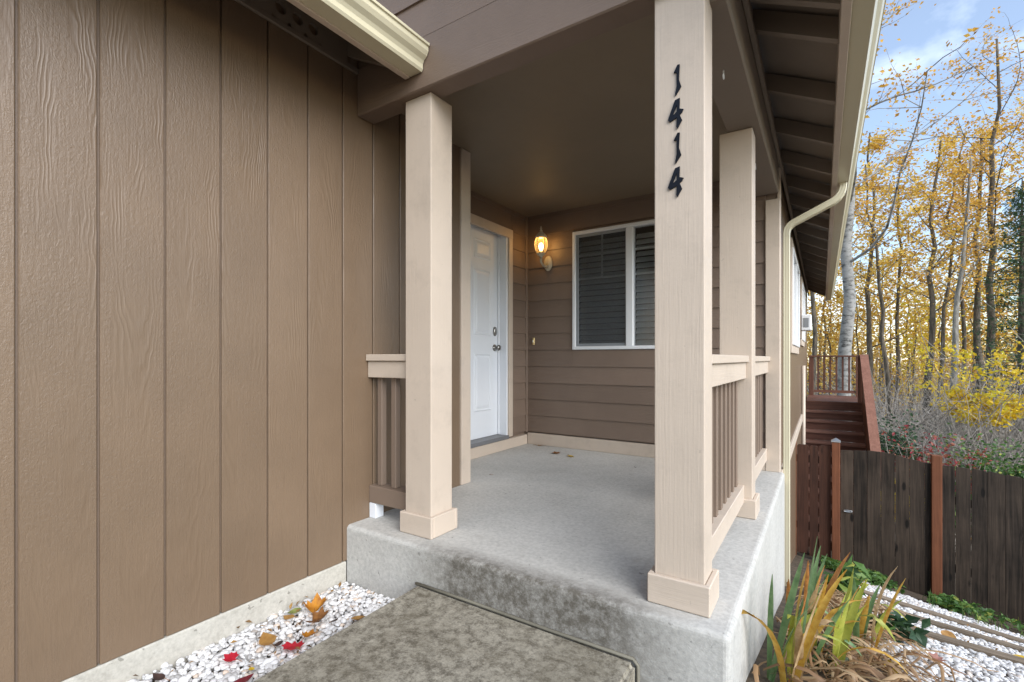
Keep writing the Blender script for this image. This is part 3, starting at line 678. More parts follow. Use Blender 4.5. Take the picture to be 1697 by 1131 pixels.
box('mounting_board', XW+0.001, XW+0.03, 8.35, 8.75, 0.30, 0.76, M['brown'], ub, 0.004)
box('housing', XW+0.0305, XW+0.165, 8.42, 8.68, 0.42, 0.66, M['vinyl'], ub, 0.012)
box('louvre', XW+0.06, XW+0.13, 8.415, 8.4195, 0.47, 0.61, M['grey_trim'], ub, 0.001)

# ================================================================== DECK WITH STAIR
D = empty('deck', (0.2, 11.5, -3.2), 'red-brown stained timber deck with stair and railing at the back of the house', 'deck')
SX0, SX1 = -0.27, 0.62
nb = 0
for i in range(13):
    box('deck_board', SX0, 0.74, 11.0+0.145*i, 11.0+0.145*i+0.139, -0.868, -0.830, M['deck'], D, 0.003)
for i in range(1, 12):
    z = -0.84 - 0.158*i; y = 11.0 - 0.26*i
    box('tread', SX0, SX1, y-0.02, y+0.255, z-0.036, z, M['deck_tread'], D, 0.004)
for i in range(0, 12):
    z = -0.84 - 0.158*i; y = 11.0 - 0.26*i
    box('riser', SX0+0.002, SX1-0.002, y+0.004, y+0.022, z-0.157, z-0.0365 if i else -0.8685, M['deck'], D, 0.002)
def yz_plate(name, pts, x0, x1, mat): return prism(name, pts, 'x', x0, x1, mat, D)
sl = 0.158/0.26
for i in range(17):                                                   # closed side guard, board by board
    yb_ = 11.0 - 0.165*i; ya = yb_ - 0.160
    yz_plate('guard_board', [(ya, 0.02-sl*(11-ya)), (yb_, 0.02-sl*(11-yb_)), (yb_, max(-1.25-sl*(11-yb_), ground(.7, yb_)-0.05)), (ya, max(-1.25-sl*(11-ya), ground(.7, ya)-0.05))], SX1+0.004, SX1+0.032, M['deck_v'])
ya, yb_ = 8.2, 11.02
yz_plate('guard_cap', [(ya, 0.021-sl*(11-ya)), (yb_, 0.021-sl*(11-yb_)), (yb_, 0.06-sl*(11-yb_)), (ya, 0.06-sl*(11-ya))], SX1-0.03, SX1+0.095, M['deck_cap'])
yz_plate('guard_edge', [(ya, -0.06-sl*(11-ya)), (yb_, -0.06-sl*(11-yb_)), (yb_, 0.0205-sl*(11-yb_)), (ya, 0.0205-sl*(11-ya))], SX1+0.033, SX1+0.075, M['deck_cap'])
box('newel_post', SX1-0.06, SX1+0.10, 11.025, 11.12, -3.2, 0.06, M['deck_v'], D, 0.006)
for x in (SX0+0.06, 0.66): box('deck_post', x-0.045, x+0.045, 12.80, 12.89, -3.3, 0.03, M['deck_v'], D, 0.005)
box('hand_rail', SX0, 0.74, 12.78, 12.91, 0.031, 0.066, M['deck'], D, 0.004)
box('lower_rail', SX0+0.11, 0.61, 12.82, 12.86, -0.77, -0.71, M['deck'], D, 0.003)
for i in range(6):
    x = SX0 + 0.19 + i*0.115; box('baluster', x-0.018, x+0.018, 12.822, 12.858, -0.7095, 0.030, M['deck_v'], D, 0.002)
box('fascia_board', SX0, 0.745, 12.886, 12.92, -1.05, -0.869, M['deck'], D, 0.003)

# ================================================================== FENCE AND GATE
FY = 7.5
fe = empty('fence', (1.2, FY, -2.8), 'dark weathered plank fence across the slope below the deck', 'fence')
ga = empty('gate', (0.0, FY, -2.6), 'red-brown dog-eared plank gate between the house wall and the fence', 'gate')
def dog_ear(name, x0, x1, ztop, zbot, y, mat, parent, ear=0.022, th=0.019):
    return prism(name, [(x0, zbot), (x1, zbot), (x1, ztop-ear), (x1-ear*0.9, ztop), (x0+ear*0.9, ztop), (x0, ztop-ear)], 'y', y, y+th, mat, parent)
def px_x(px): return atY(px, 800, FY).x
for (p0, p1, top) in ((1321, 1340, 737), (1341.5, 1356, 739), (1357.5, 1377, 739)):
    dog_ear('plank', px_x(p0), px_x(p1), atY((p0+p1)/2, top, FY).z, ground(px_x(p0), FY)+0.03, FY, M['plank_red'], ga)
for z in (-1.35, -2.25): box('gate_rail', px_x(1320), px_x(1378), FY+0.0195, FY+0.055, z-0.045, z+0.045, M['plank_red'], ga, 0.004)
box('hinge_post', px_x(1314.5), px_x(1320), FY-0.01, FY+0.08, -2.75, -1.02, M['cedar_post'], ga, 0.004)
def fence_top(x): 
    p = [(0.1, -1.20), (0.55, -1.165), (0.75, -1.185), (1.0, -1.25), (1.22, -1.275), (1.35, -1.265), (1.9, -1.325), (2.6, -1.40), (4.0, -1.6), (7.0, -2.0)]
    for (a0, b0), (a1, b1) in zip(p, p[1:]):
        if x <= a1: return b0 + (b1-b0)*(x-a0)/(a1-a0)
    return p[-1][1]
for (p0, p1, top, m_) in ((1378.5, 1392, 732, 'cedar_post'), (1543, 1560.5, 754, 'cedar_post')):
    x0, x1 = px_x(p0), px_x(p1); zt = atY(p0, top, FY).z
    ps = box('fence_post', x0, x1, FY-0.045, FY+0.05, ground(x0, FY)-0.3, zt, M[m_], fe, 0.005)
    if p0 < 1400:
        xm = (x0+x1)/2; e = (x1-x0)/2+0.008
        mobj('post_cap', [(xm-e, FY-0.052, zt+0.001), (xm+e, FY-0.052, zt+0.001), (xm+e, FY+0.058, zt+0.001), (xm-e, FY+0.058, zt+0.001), (xm-e, FY-0.052, zt+0.014), (xm+e, FY-0.052, zt+0.014), (xm+e, FY+0.058, zt+0.014), (xm-e, FY+0.058, zt+0.014), (xm, FY+0.003, zt+0.052)],
             [(3, 2, 1, 0), (0, 1, 5, 4), (1, 2, 6, 5), (2, 3, 7, 6), (3, 0, 4, 7), (4, 5, 8), (5, 6, 8), (6, 7, 8), (7, 4, 8)], M['zinc'], ps)
x = px_x(1392.5) + 0.002; n_p = 0
while x < 6.4:
    wd = 0.139 + random.uniform(-0.004, 0.004)
    if px_x(1543) - 0.06 < x < px_x(1543): x = px_x(1561) + 0.002 if x + wd > px_x(1561) else x
    skip = False
    x0, x1 = x + 0.0015, x + wd - random.choice((0.0015, 0.002, 0.006, 0.003))
    ya = FY + random.uniform(-0.003, 0.003)
    th = 0.018; e = 0.012
    zt = [fence_top(x0) + random.uniform(-.004, .004), fence_top(x1) + random.uniform(-.004, .004)]
    dogged = 1.0 if x0 > 1.3 else 0.25
    prism('plank', [(x0, ground(x0, FY)-0.06), (x1, ground(x1, FY)-0.06), (x1, zt[1]-e*dogged), (x1-e, zt[1]), (x0+e, zt[0]), (x0, zt[0]-e*dogged)], 'y', ya, ya+th, M['plank'], fe)
    x += wd; n_p += 1
for zoff in (-0.35, -1.15):
    V = []; X0 = px_x(1393)
    prism('fence_rail', [(X0, fence_top(X0)+zoff-0.045), (6.4, fence_top(6.4)+zoff-0.045), (6.4, fence_top(6.4)+zoff+0.045), (X0, fence_top(X0)+zoff+0.045)], 'y', FY+0.0245, FY+0.06, M['plank'], fe)
p = atY(1405, 847, FY)
la = empty('gate_latch', (p.x, FY-0.01, p.z-0.02), 'small silver latch ring on the fence beside the capped post', 'latch')
tube('ring', [(p.x + 0.045*math.cos(t), FY-0.014, p.z + 0.012*math.sin(t)) for t in np.linspace(0, 2*math.pi, 17)], 0.0045, M['zinc'], la, 6)
box('latch_plate', p.x-0.03, p.x+0.03, FY-0.008, FY-0.0045, p.z-0.010, p.z+0.010, M['zinc'], la, 0.002)

# ================================================================== GRAVEL, TIMBERS
def ico(sub):
    bm = bmesh.new(); bmesh.ops.create_icosphere(bm, subdivisions=sub, radius=1.0)
    v = np.array([p.co[:] for p in bm.verts]); f = np.array([[q.index for q in fc.verts] for fc in bm.faces]); bm.free(); return v, f
IV, IF = ico(2)
def np_mesh(name, V, T, mat, smooth=True, kind='stuff', label=None, cat=None):
    me = bpy.data.meshes.new(name); nv, nf, k = len(V), len(T), T.shape[1]
    me.vertices.add(nv); me.vertices.foreach_set('co', V.astype(np.float32).ravel())
    me.loops.add(nf*k); me.loops.foreach_set('vertex_index', T.astype(np.int32).ravel())
    me.polygons.add(nf); me.polygons.foreach_set('loop_start', np.arange(0, nf*k, k, dtype=np.int32))
    me.polygons.foreach_set('use_smooth', np.full(nf, smooth)); me.materials.append(mat); me.update(calc_edges=True)
    o = bpy.data.objects.new(name, me)
    return o
def pebbles(name, pts, smin, smax, label):
    n = len(pts); nv = len(IV); V = np.empty((n*nv, 3)); T = np.empty((n*len(IF), 3), int)
    for i, (x, y, z) in enumerate(pts):
        s = RNG.uniform(smin, smax) * RNG.choice([0.75, 1.0, 1.0, 1.2]); sc = np.array([s*RNG.uniform(0.9, 1.35), s*RNG.uniform(0.7, 1.0), s*RNG.uniform(0.5, 0.8)])
        q = IV * sc; q = q * (1 + 0.22*np.sin(IV[:, [1, 2, 0]]*RNG.uniform(1.5, 3, 3) + RNG.uniform(0, 6, 3)))
        a_, b_ = RNG.uniform(0, 6.28), RNG.normal(0, 0.35); ca, sa, cb, sb = math.cos(a_), math.sin(a_), math.cos(b_), math.sin(b_)
        R = np.array([[ca, -sa, 0], [sa, ca, 0], [0, 0, 1]]) @ np.array([[1, 0, 0], [0, cb, -sb], [0, sb, cb]])
        V[i*nv:(i+1)*nv] = q @ R.T + np.array([x, y, z]); T[i*len(IF):(i+1)*len(IF)] = IF + i*nv
    o = np_mesh(name, V, T, M['pebble']); link(o); return tag(o, label, 'gravel', None, 'stuff')
pts = []
def jitter(x0, x1, y0, y1, step, keep=lambda x, y: True, layers=2):
    r = []
    for L_ in range(layers):
        for x in np.arange(x0, x1, step):
            for y in np.arange(y0, y1, step):
                xx, yy = x + RNG.uniform(-.6, .6)*step, y + RNG.uniform(-.6, .6)*step
                if keep(xx, yy): r.append((xx, yy, ground(xx, yy) - 0.012 + L_*0.012 + RNG.uniform(-0.004, 0.006)))
    return r
wl = lambda y: -1.607 + (1.646-y)/4.246*0.077
pts = jitter(-2.128, -1.52, 0.45, 1.64, 0.0205, lambda x, y: XG-0.001 < x < wl(y)-0.008 and y < 1.645)
pebbles('gravel', pts, 0.009, 0.0142, 'white pebbles between the garage wall and the walk')
TY = [4.05, 4.75, 5.50]
pts = jitter(0.06, 2.6, 2.2, 6.8, 0.0285, lambda x, y: x > 0.16 + 0.10*math.sin(y*3) + max(0, 3.6-y)*0.06 and all(abs(y - t) > 0.05 for t in TY) and y < 6.75 - 0.36*(x-0.4), 1)
pebbles('gravel', pts, 0.0115, 0.018, 'white pebbles on the sloping bed below the porch')
for y, x0, x1, lb in ((TY[0], 0.35, 2.7, 'nearest grey edging timber lying across the white gravel slope'), (TY[1], 0.25, 2.7, 'middle grey edging timber lying across the white gravel slope'), (TY[2], 0.2, 2.7, 'farthest grey edging timber lying across the white gravel slope')):
    n = 12; poly = [(x0 + (x1-x0)*i/n, ground(x0 + (x1-x0)*i/n, y) + 0.020) for i in range(n+1)]
    poly += [(p_[0], p_[1]-0.09) for p_ in reversed(poly)]
    tag(prism('edging_timber', poly, 'y', y-0.034, y+0.034, M['timber']), lb, 'timber', 'edging timbers on the gravel')

# ================================================================== LEAVES, PLANTS
def ribbon(pts, widths, fold=0.25, nrm=Vector((0, 0, 1))):
    V, Fc = [], []
    pts = [Vector(p) for p in pts]
    for i, p in enumerate(pts):
        d = (pts[min(i+1, len(pts)-1)] - pts[max(i-1, 0)]).normalized(); s_ = d.cross(nrm)
        s_ = s_.normalized() if s_.length > 1e-4 else Vector((1, 0, 0)); u_ = s_.cross(d)
        V += [p - s_*widths[i], p + u_*widths[i]*fold, p + s_*widths[i]]
    for i in range(len(pts)-1):
        b = 3*i; Fc += [(b, b+1, b+4, b+3), (b+1, b+2, b+5, b+4)]
    return V, Fc
def leaf_colour(name, c0, c1, tip=None, spots=0.3):
    a = NT(name); v = a.coords((1, 1, 1)); n1 = a.noise(v, 26, 5, 0.65)
    c = a.ramp(n1, [(0.35, c0), (0.65, c1)])
    if spots: c = a.mix(a.ramp(a.noise(v, 75, 2), [(0.68, (0, 0, 0)), (0.74, (spots, spots, spots))]), c, tuple(x*0.25 for x in c0))
    a.col(c); a.set(Roughness=0.5); a.bump(a.noise(v, 120, 3), 0.3, 0.002)
    tr = a.n('ShaderNodeBsdfTranslucent'); a.l(c, tr.inputs[0]); ms = a.n('ShaderNodeMixShader'); ms.inputs[0].default_value = 0.3
    a.l(a.b.outputs[0], ms.inputs[1]); a.l(tr.outputs[0], ms.inputs[2]); a.l(ms.outputs[0], a.o.inputs[0]); return a.m
LM = {'red': leaf_colour('red_leaf', (0.42, 0.01, 0.025), (0.60, 0.03, 0.05), None, 0.1), 'darkred': leaf_colour('dark_red_leaf', (0.13, 0.012, 0.02), (0.28, 0.03, 0.045)),
      'orange': leaf_colour('orange_leaf', (0.36, 0.13, 0.015), (0.62, 0.27, 0.03)), 'brown': leaf_colour('brown_leaf', (0.16, 0.065, 0.02), (0.34, 0.15, 0.045)),
      'tan': leaf_colour('tan_leaf', (0.36, 0.18, 0.05), (0.52, 0.29, 0.08)), 'yellow': leaf_colour('yellow_leaf', (0.55, 0.33, 0.02), (0.72, 0.50, 0.04)),
      'green': leaf_colour('green_leaf', (0.16, 0.20, 0.05), (0.28, 0.30, 0.09)), 'pink': leaf_colour('pink_leaf', (0.45, 0.20, 0.16), (0.58, 0.32, 0.26), None, 0.1),
      'dark': leaf_colour('dark_leaf', (0.035, 0.022, 0.02), (0.09, 0.05, 0.04), None, 0)}
MAPLE_ = [(0, -0.5), (0.10, -0.22), (0.42, -0.34), (0.36, -0.10), (0.62, 0.05), (0.36, 0.14), (0.44, 0.42), (0.20, 0.30), (0, 0.68), (-0.20, 0.30), (-0.44, 0.42), (-0.36, 0.14), (-0.62, 0.05), (-0.36, -0.10), (-0.42, -0.34), (-0.10, -0.22)]
MAPLE = [(x*(1.0 if i % 2 == 0 else 1.28), y*(1.0 if i % 2 == 0 else 1.2)) for i, (x, y) in enumerate(MAPLE_)]
OVATE = [(0, -0.5), (0.16, -0.42), (0.28, -0.25), (0.33, -0.02), (0.26, 0.22), (0.13, 0.42), (0, 0.58), (-0.13, 0.42), (-0.26, 0.22), (-0.33, -0.02), (-0.28, -0.25), (-0.16, -0.42)]
def fallen_leaf(p, size, kind, shape, label, curl=0.5, group='fallen leaves on the pebbles', tilt=0.25):
    a_ = random.uniform(0, 6.28); V = [(0, 0, 0)]; n = len(shape)
    for ring in (0.5, 1.0):
        for (x, y) in shape:
            x_, y_ = x*ring, y*ring; rr = x_*x_ + 0.7*y_*y_
            V.append((x_, y_, curl*rr*1.1 + 0.10*ring*math.sin(5*x+3*y)*curl))
    Fc = [(0, 1+i, 1+(i+1) % n) for i in range(n)] + [(1+i, 1+n+i, 1+n+(i+1) % n, 1+(i+1) % n) for i in range(n)]
    R = Matrix.Rotation(a_, 3, 'Z') @ Matrix.Rotation(random.uniform(-tilt, tilt), 3, 'X')
    V = [R @ (Vector(q)*size) for q in V]; zmin = min(q.z for q in V)
    o = link(bpy.data.objects.new('fallen_leaf', mesh_of('fallen_leaf', [q - Vector((0, 0, zmin)) for q in V], Fc, LM[kind], True)), None, p)
    # stalk
    V2, F2 = [], []; d = R @ Vector((0, -0.5*size, 0)); e = R @ Vector((0.05*size, -0.95*size, 0.05*size))
    d.z -= zmin - 0.12*curl*size*2; tube_geo(V2, F2, [d, (d+e)/2, e], [0.0013]*3, 4)
    link(bpy.data.objects.new('stalk', mesh_of('stalk', V2, F2, LM['brown'])), o, p)
    return tag(o, label, 'leaf', group)
ZL = -1.166
for (px, py, s, kd, sh, lb, cu) in (
    (523, 1006, 0.075, 'orange', MAPLE, 'big orange maple leaf standing curled on the pebbles near the porch', 1.3), (525, 1027, 0.085, 'brown', MAPLE, 'brown curled maple leaf under the big orange one', 0.9),
    (596, 1024, 0.088, 'tan', OVATE, 'broad tan leaf on the pebbles against the edge of the walk', 0.7), (479, 1018, 0.050, 'tan', OVATE, 'pale tan leaf touching the small green leaf by the foundation', 0.3),
    (489, 1008, 0.048, 'green', OVATE, 'small olive green leaf leaning near the foundation', 0.5), (443, 1057, 0.080, 'tan', OVATE, 'long golden tan leaf lying flat on the pebbles', 0.5),
    (486, 1066, 0.060, 'red', MAPLE, 'larger bright red maple leaf in the middle of the pebbles', 0.4), (383, 1087, 0.042, 'red', MAPLE, 'smaller bright red leaf nearer the foundation', 0.4),
    (401, 1124, 0.060, 'darkred', OVATE, 'dark crimson leaf at the bottom edge of the pebbles', 0.4), (511, 1049, 0.044, 'orange', MAPLE, 'small ragged orange leaf above the larger red leaf', 0.8),
    (520, 1073, 0.034, 'pink', OVATE, 'small pale pink leaf by the walk edge', 0.3), (417, 1104, 0.026, 'yellow', OVATE, 'tiny yellow leaf scrap near the dark crimson leaf', 0.5),
    (263, 1118, 0.040, 'dark', OVATE, 'blackish leaf scrap at the left end of the pebbles', 0.5), (554, 1024, 0.030, 'dark', OVATE, 'small dark purple leaf right of the brown maple leaf', 0.6),
    (462, 1062, 0.030, 'dark', OVATE, 'small blackish leaf scrap beside the long tan leaf', 0.5)):
    fallen_leaf(atZ(px, py+6, ZL), s*1.2, kd, sh, lb, cu)
for (px, py, s, kd, sh, lb) in ((895, 739, 0.075, 'tan', OVATE, 'tan leaf on the porch floor nearest the wall corner'), (922, 752, 0.075, 'brown', MAPLE, 'brown leaf on the porch floor between two others'),
    (946, 757, 0.085, 'yellow', OVATE, 'yellow leaf on the porch floor under the window'), (1053, 775, 0.022, 'dark', OVATE, 'tiny dark leaf scrap on the porch floor beside the right post'), (816, 787, 0.026, 'pink', OVATE, 'small pinkish leaf scrap on the porch floor in front of the door')):
    fallen_leaf(atZ(px, py, ZP+0.001), s, kd, sh, lb, 0.5, 'fallen leaves on the porch floor', 0.1)
for (px, py, s, kd, sh, lb) in ((1505, 1042, 0.12, 'yellow', OVATE, 'large bright yellow leaf on the gravel slope'), (1572, 1061, 0.12, 'tan', OVATE, 'flat tan-yellow leaf on the gravel between two timbers'), (1477, 1117, 0.09, 'yellow', OVATE, 'yellow leaf on the gravel beside the dry iris'),
    (1446, 998, 0.09, 'orange', OVATE, 'orange leaf at the top of the gravel near the fence'), (1691, 1097, 0.08, 'yellow', OVATE, 'yellow leaf at the right edge of the gravel'), (1547, 1100, 0.08, 'pink', MAPLE, 'pale pink maple leaf low on the gravel slope')):
    fallen_leaf(onground(px, py) + Vector((0, 0, 0.018)), s, kd, sh, lb, 0.6, 'fallen leaves on the gravel slope')

c = []
for i in range(150):
    if i < 75: y = random.uniform(0.6, 1.62); x = random.uniform(XG+0.01, wl(y)-0.02); z = -1.163
    else: x, y = random.uniform(0.25, 2.4), random.uniform(2.8, 6.4); z = ground(x, y) + 0.012
    c.append((x, y, z + random.uniform(0, 0.006)))
def scraps():
    V, T = leaf_cloud(c, RNG.uniform(0.010, 0.034, len(c)), 0.5, 1.5); o = np_obj('leaf_scraps', V, T, M['litter']); tag(o, 'small brown leaf scraps scattered over the white pebbles', 'leaf litter', None, 'stuff')
SCR = list(c)
# --- iris clumps along the porch side
IC = {'green': leaf_colour('iris_green', (0.10, 0.19, 0.07), (0.20, 0.31, 0.13), None, 0), 'lime': leaf_colour('iris_lime', (0.26, 0.31, 0.04), (0.42, 0.42, 0.07), None, 0.2), 'gold': leaf_colour('iris_gold', (0.48, 0.24, 0.03), (0.66, 0.42, 0.08), None, 0.3),
      'rust': leaf_colour('iris_rust', (0.28, 0.11, 0.03), (0.50, 0.22, 0.06), None, 0.3), 'straw': leaf_colour('iris_straw', (0.36, 0.22, 0.10), (0.56, 0.40, 0.22), None, 0.2)}
def blade(parent, base, h, lean, bend, width, mat):
    a_ = lean[0]; dirv = Vector((math.cos(a_), math.sin(a_), 0)); pts, wd = [], []
    n = 9
    for i in range(n+1):
        t = i/n; th = lean[1] + bend*t*t
        pts.append((pts[-1] + (dirv*math.sin(th) + Vector((0, 0, math.cos(th))))*h/n) if pts else Vector(base))
        wd.append(width*(0.75+0.5*t if t < 0.5 else (1.0 - ((t-0.5)/0.5)**2.2)) + 0.0012)
    nv = Vector((-dirv.y, dirv.x, 0)).cross(Vector((0, 0, 1)))
    V, Fc = ribbon(pts, wd, 0.30, nv if abs(bend) < 0.5 else dirv + Vector((0, 0, 0.3)))
    return mobj('leaf', V, Fc, mat, parent, True)
clumps = ((-0.150, 2.16, 'tall iris clump nearest the camera with one drooping orange leaf', 14), (-0.02, 2.55, 'iris clump of green and yellowing leaves in the middle of the bed', 15), (-0.11, 2.95, 'iris clump with straw-coloured tips against the porch foundation', 13), (0.14, 3.15, 'leaning iris clump at the edge of the gravel', 11))
for ci, (cx_, cy_, lb, n) in enumerate(clumps):
    z = ground(cx_, cy_) - 0.02
    e = empty('iris_plant', (cx_, cy_, z), lb, 'plant', 'iris plants beside the porch')
    for i in range(n):
        kd = random.choice(('green', 'green', 'lime', 'lime', 'gold', 'gold', 'rust', 'straw'))
        bx, by = cx_ + random.uniform(-0.06, 0.09), cy_ + random.uniform(-0.13, 0.13)
        blade(e, (bx, by, ground(bx, by)-0.02), random.uniform(0.30, 0.52), (random.uniform(-1.9, 1.2), random.uniform(0.02, 0.42)), random.choice((0.1, 0.2, 0.5, 0.3, 0.2, 1.3, 2.0)), random.uniform(0.010, 0.018), IC[kd])
    if ci == 0:
        blade(e, (-0.12, 2.06, z), 0.62, (-2.3, 0.05), 2.35, 0.019, IC['gold']); blade(e, (-0.10, 2.05, z), 0.36, (0.2, 0.03), 0.1, 0.018, IC['lime'])
        blade(e, (-0.175, 2.12, z), 0.42, (0.9, 0.02), 0.05, 0.013, IC['green']); blade(e, (-0.08, 2.25, z), 0.56, (0.3, 0.10), 0.05, 0.014, IC['green'])
# dry thatch of collapsed leaves
Vs, Ts = [], []
def add_ribbon(pts, wd, fold, nrm):
    V, Fc = ribbon(pts, wd, fold, nrm); b = len(Vs); Vs.extend(V); Ts.extend([tuple(i+b for i in f_) for f_ in Fc])
for i in range(560):
    x, y = random.gauss(0.06, 0.13), random.uniform(1.95, 4.6)
    if x < -0.215: x = -0.21 + random.random()*0.06
    x = min(x, 0.42); a_ = random.uniform(-1.9, 1.0); L_ = random.uniform(0.14, 0.36); h = random.uniform(0.01, 0.085); pts = []
    for k in range(7):
        t = k/6; q = Vector((x + math.cos(a_)*L_*t + 0.03*math.sin(3*t+i), y + math.sin(a_)*L_*t, 0)); q.x = max(q.x, -0.225)
        q.z = ground(q.x, q.y) + 0.005 + random.uniform(0, 0.01) + h*math.sin(math.pi*min(1, t*1.1+0.05)); pts.append(q)
    w0 = random.uniform(0.003, 0.009); add_ribbon(pts, [w0*(1-0.8*abs(2*k/6-0.8)**2*0.6) for k in range(7)], random.uniform(0.1, 0.6), Vector((random.uniform(-.4, .4), random.uniform(-.4, .4), 1)).normalized())
th = mobj('dry_thatch', Vs, Ts, M['straw'], None, True, False); tag(th, 'mat of dry tan collapsed iris leaves beside the porch', 'thatch', None, 'stuff')

# --- leafy plants: clouds of folded leaves
def leaf_cloud(centres, sizes, aspect=0.55, up=0.3, fold=0.25):
    n = len(centres); P = np.asarray(centres, float); s = np.asarray(sizes, float)[:, None]
    d = RNG.normal(size=(n, 3)); d[:, 2] *= 0.6; d /= np.linalg.norm(d, axis=1)[:, None]
    nr = RNG.normal(size=(n, 3)); nr[:, 2] += up*3; sd_ = np.cross(d, nr); sd_ /= np.linalg.norm(sd_, axis=1)[:, None] + 1e-9; u = np.cross(sd_, d)
    v = np.empty((n, 6, 3))
    v[:, 0] = P - d*s*0.5; v[:, 1] = P - sd_*s*aspect*0.5 - d*s*0.05 + u*s*fold*0.3; v[:, 2] = P + sd_*s*aspect*0.5 - d*s*0.05 + u*s*fold*0.3
    v[:, 3] = P + d*s*0.5 - u*s*0.12; v[:, 4] = P + u*0.0; v[:, 5] = P + d*s*0.25
    idx = np.array([[0, 4, 1], [0, 2, 4], [1, 4, 3], [4, 2, 3]]); T = (np.arange(n)[:, None, None]*6 + idx[None]).reshape(-1, 3)
    return v.reshape(-1, 3), T
def np_obj(name, V, T, mat, parent=None, loc=(0, 0, 0), smooth=False):
    loc = Vector(loc); o = np_mesh(name, V - np.array(loc), T, mat, smooth); link(o, parent, loc); return o
def branch_path(p, d, L, n, wob, droop=0.0):
    pts = [Vector(p)]; d = Vector(d).normalized()
    for i in range(n):
        d = (d + Vector((random.gauss(0, wob), random.gauss(0, wob), random.gauss(0, wob)*0.6 + droop))).normalized(); pts.append(pts[-1] + d*L/n)
    return pts
def shrub(name, label, loc, rx, ry, rz, n, size, mat, stems=9, aspect=0.55, cat='shrub', group='shrubs beyond the fence', stem_mat='twig', hollow=0.35):
    x, y = loc; z = ground(x, y); e = empty(name, (x, y, z), label, cat, group)
    V, Fc = [], []; tips = []
    for i in range(stems):
        a_ = random.uniform(0, 6.28); ps = branch_path((x+random.gauss(0, rx*.12), y+random.gauss(0, ry*.12), z-0.05), (math.cos(a_)*rx*0.8, math.sin(a_)*ry*0.8, rz*1.15), math.hypot(max(rx, ry)*0.5, rz)*random.uniform(.75, 1.0), 6, 0.10)
        tube_geo(V, Fc, ps, [0.016*(1-0.12*k) for k in range(7)], 4); tips += ps[2:]
        for q in ps[2:5]:
            b = branch_path(q, (random.gauss(0, 1), random.gauss(0, 1), random.uniform(0, 1)), 0.55*rx, 4, 0.2); tube_geo(V, Fc, b, [0.007]*5, 3, False); tips += b[1:]
    mobj('stem', V, Fc, M[stem_mat], e, False)
    tp = np.array([list(t) for t in tips]); tp = tp[tp[:, 2] > z + (0.5*rz if rz > 1 else 0)]; c = tp[RNG.integers(0, len(tp), n)] + RNG.normal(size=(n, 3))*np.array([rx, ry, min(rz, rx)])*0.16
    c[:, 2] = np.maximum(c[:, 2], z+0.03)
    V, T = leaf_cloud(c, RNG.uniform(0.7, 1.3, n)*size, aspect); np_obj('crown', V, T, mat if not isinstance(mat, str) else M[mat], e, (x, y, z)); return e
def gx(px, y): return atY(px, 700, y).x
c = SCR; scraps()
# near plants
def leafy(label, px, py, r, h, n, size, mat):
    p = onground(px, py); return shrub('leafy_plant', label, (p.x, p.y), r, r, h, n, size, mat, 7, 0.5, 'plant', 'leafy plants in the gravel bed', 'leaf_green')
leafy('broad-leaved green plant beside the gate, at the foot of the porch', 1395, 985, 0.20, 0.32, 70, 0.13, 'leaf_green')
leafy('dark broad-leaved plant spreading onto the gravel behind the dry iris', 1462, 1050, 0.24, 0.14, 75, 0.11, 'leaf_dark')
leafy('small grey-green ferny plant between the iris clumps', 1352, 1092, 0.12, 0.12, 300, 0.026, 'leaf_sage')
c = []
for i in range(4200):
    x = random.choice((random.uniform(0.0, 1.3), random.uniform(0.25, 4.5))); y = 7.44 - abs(random.gauss(0, 0.30)) - (0.5*random.random() if x > 0.9 else 0.15*random.random())
    if mnoise.noise(Vector((x*1.6, y*1.6, 3))) > -0.25 + (7.4-y)*0.25: c.append((x, y, ground(x, y) + random.uniform(0.0, 0.09)))
V, T = leaf_cloud(c, RNG.uniform(0.045, 0.09, len(c)), 0.6, 0.8); o = np_obj('ground_cover', V, T, M['leaf_green']); tag(o, 'low green ground cover along the foot of the fence', 'ground cover', None, 'stuff')
Vs, Ts = [], []
for i in range(900):
    x = random.uniform(0.9, 4.0); y = random.uniform(4.2, 6.9)
    if mnoise.noise(Vector((x*2.2, y*2.2, 9))) < 0.28 and y < 6.3 - 0.33*(x-0.4): continue
    a_ = random.uniform(0, 6.28); L_ = random.uniform(0.06, 0.16); le = random.uniform(0.02, 0.08)
    add_ribbon([Vector((x + math.cos(a_)*le*t*t, y + math.sin(a_)*le*t*t, ground(x, y) + L_*t - 0.01)) for t in (0, .35, .7, 1)], [0.003, 0.0026, 0.002, 0.0006], 0.2, Vector((math.cos(a_), math.sin(a_), 0.2)))
o = mobj('grass', Vs, Ts, M['leaf_green'], None, False, False); tag(o, 'thin green grass blades growing through the gravel', 'grass', None, 'stuff')

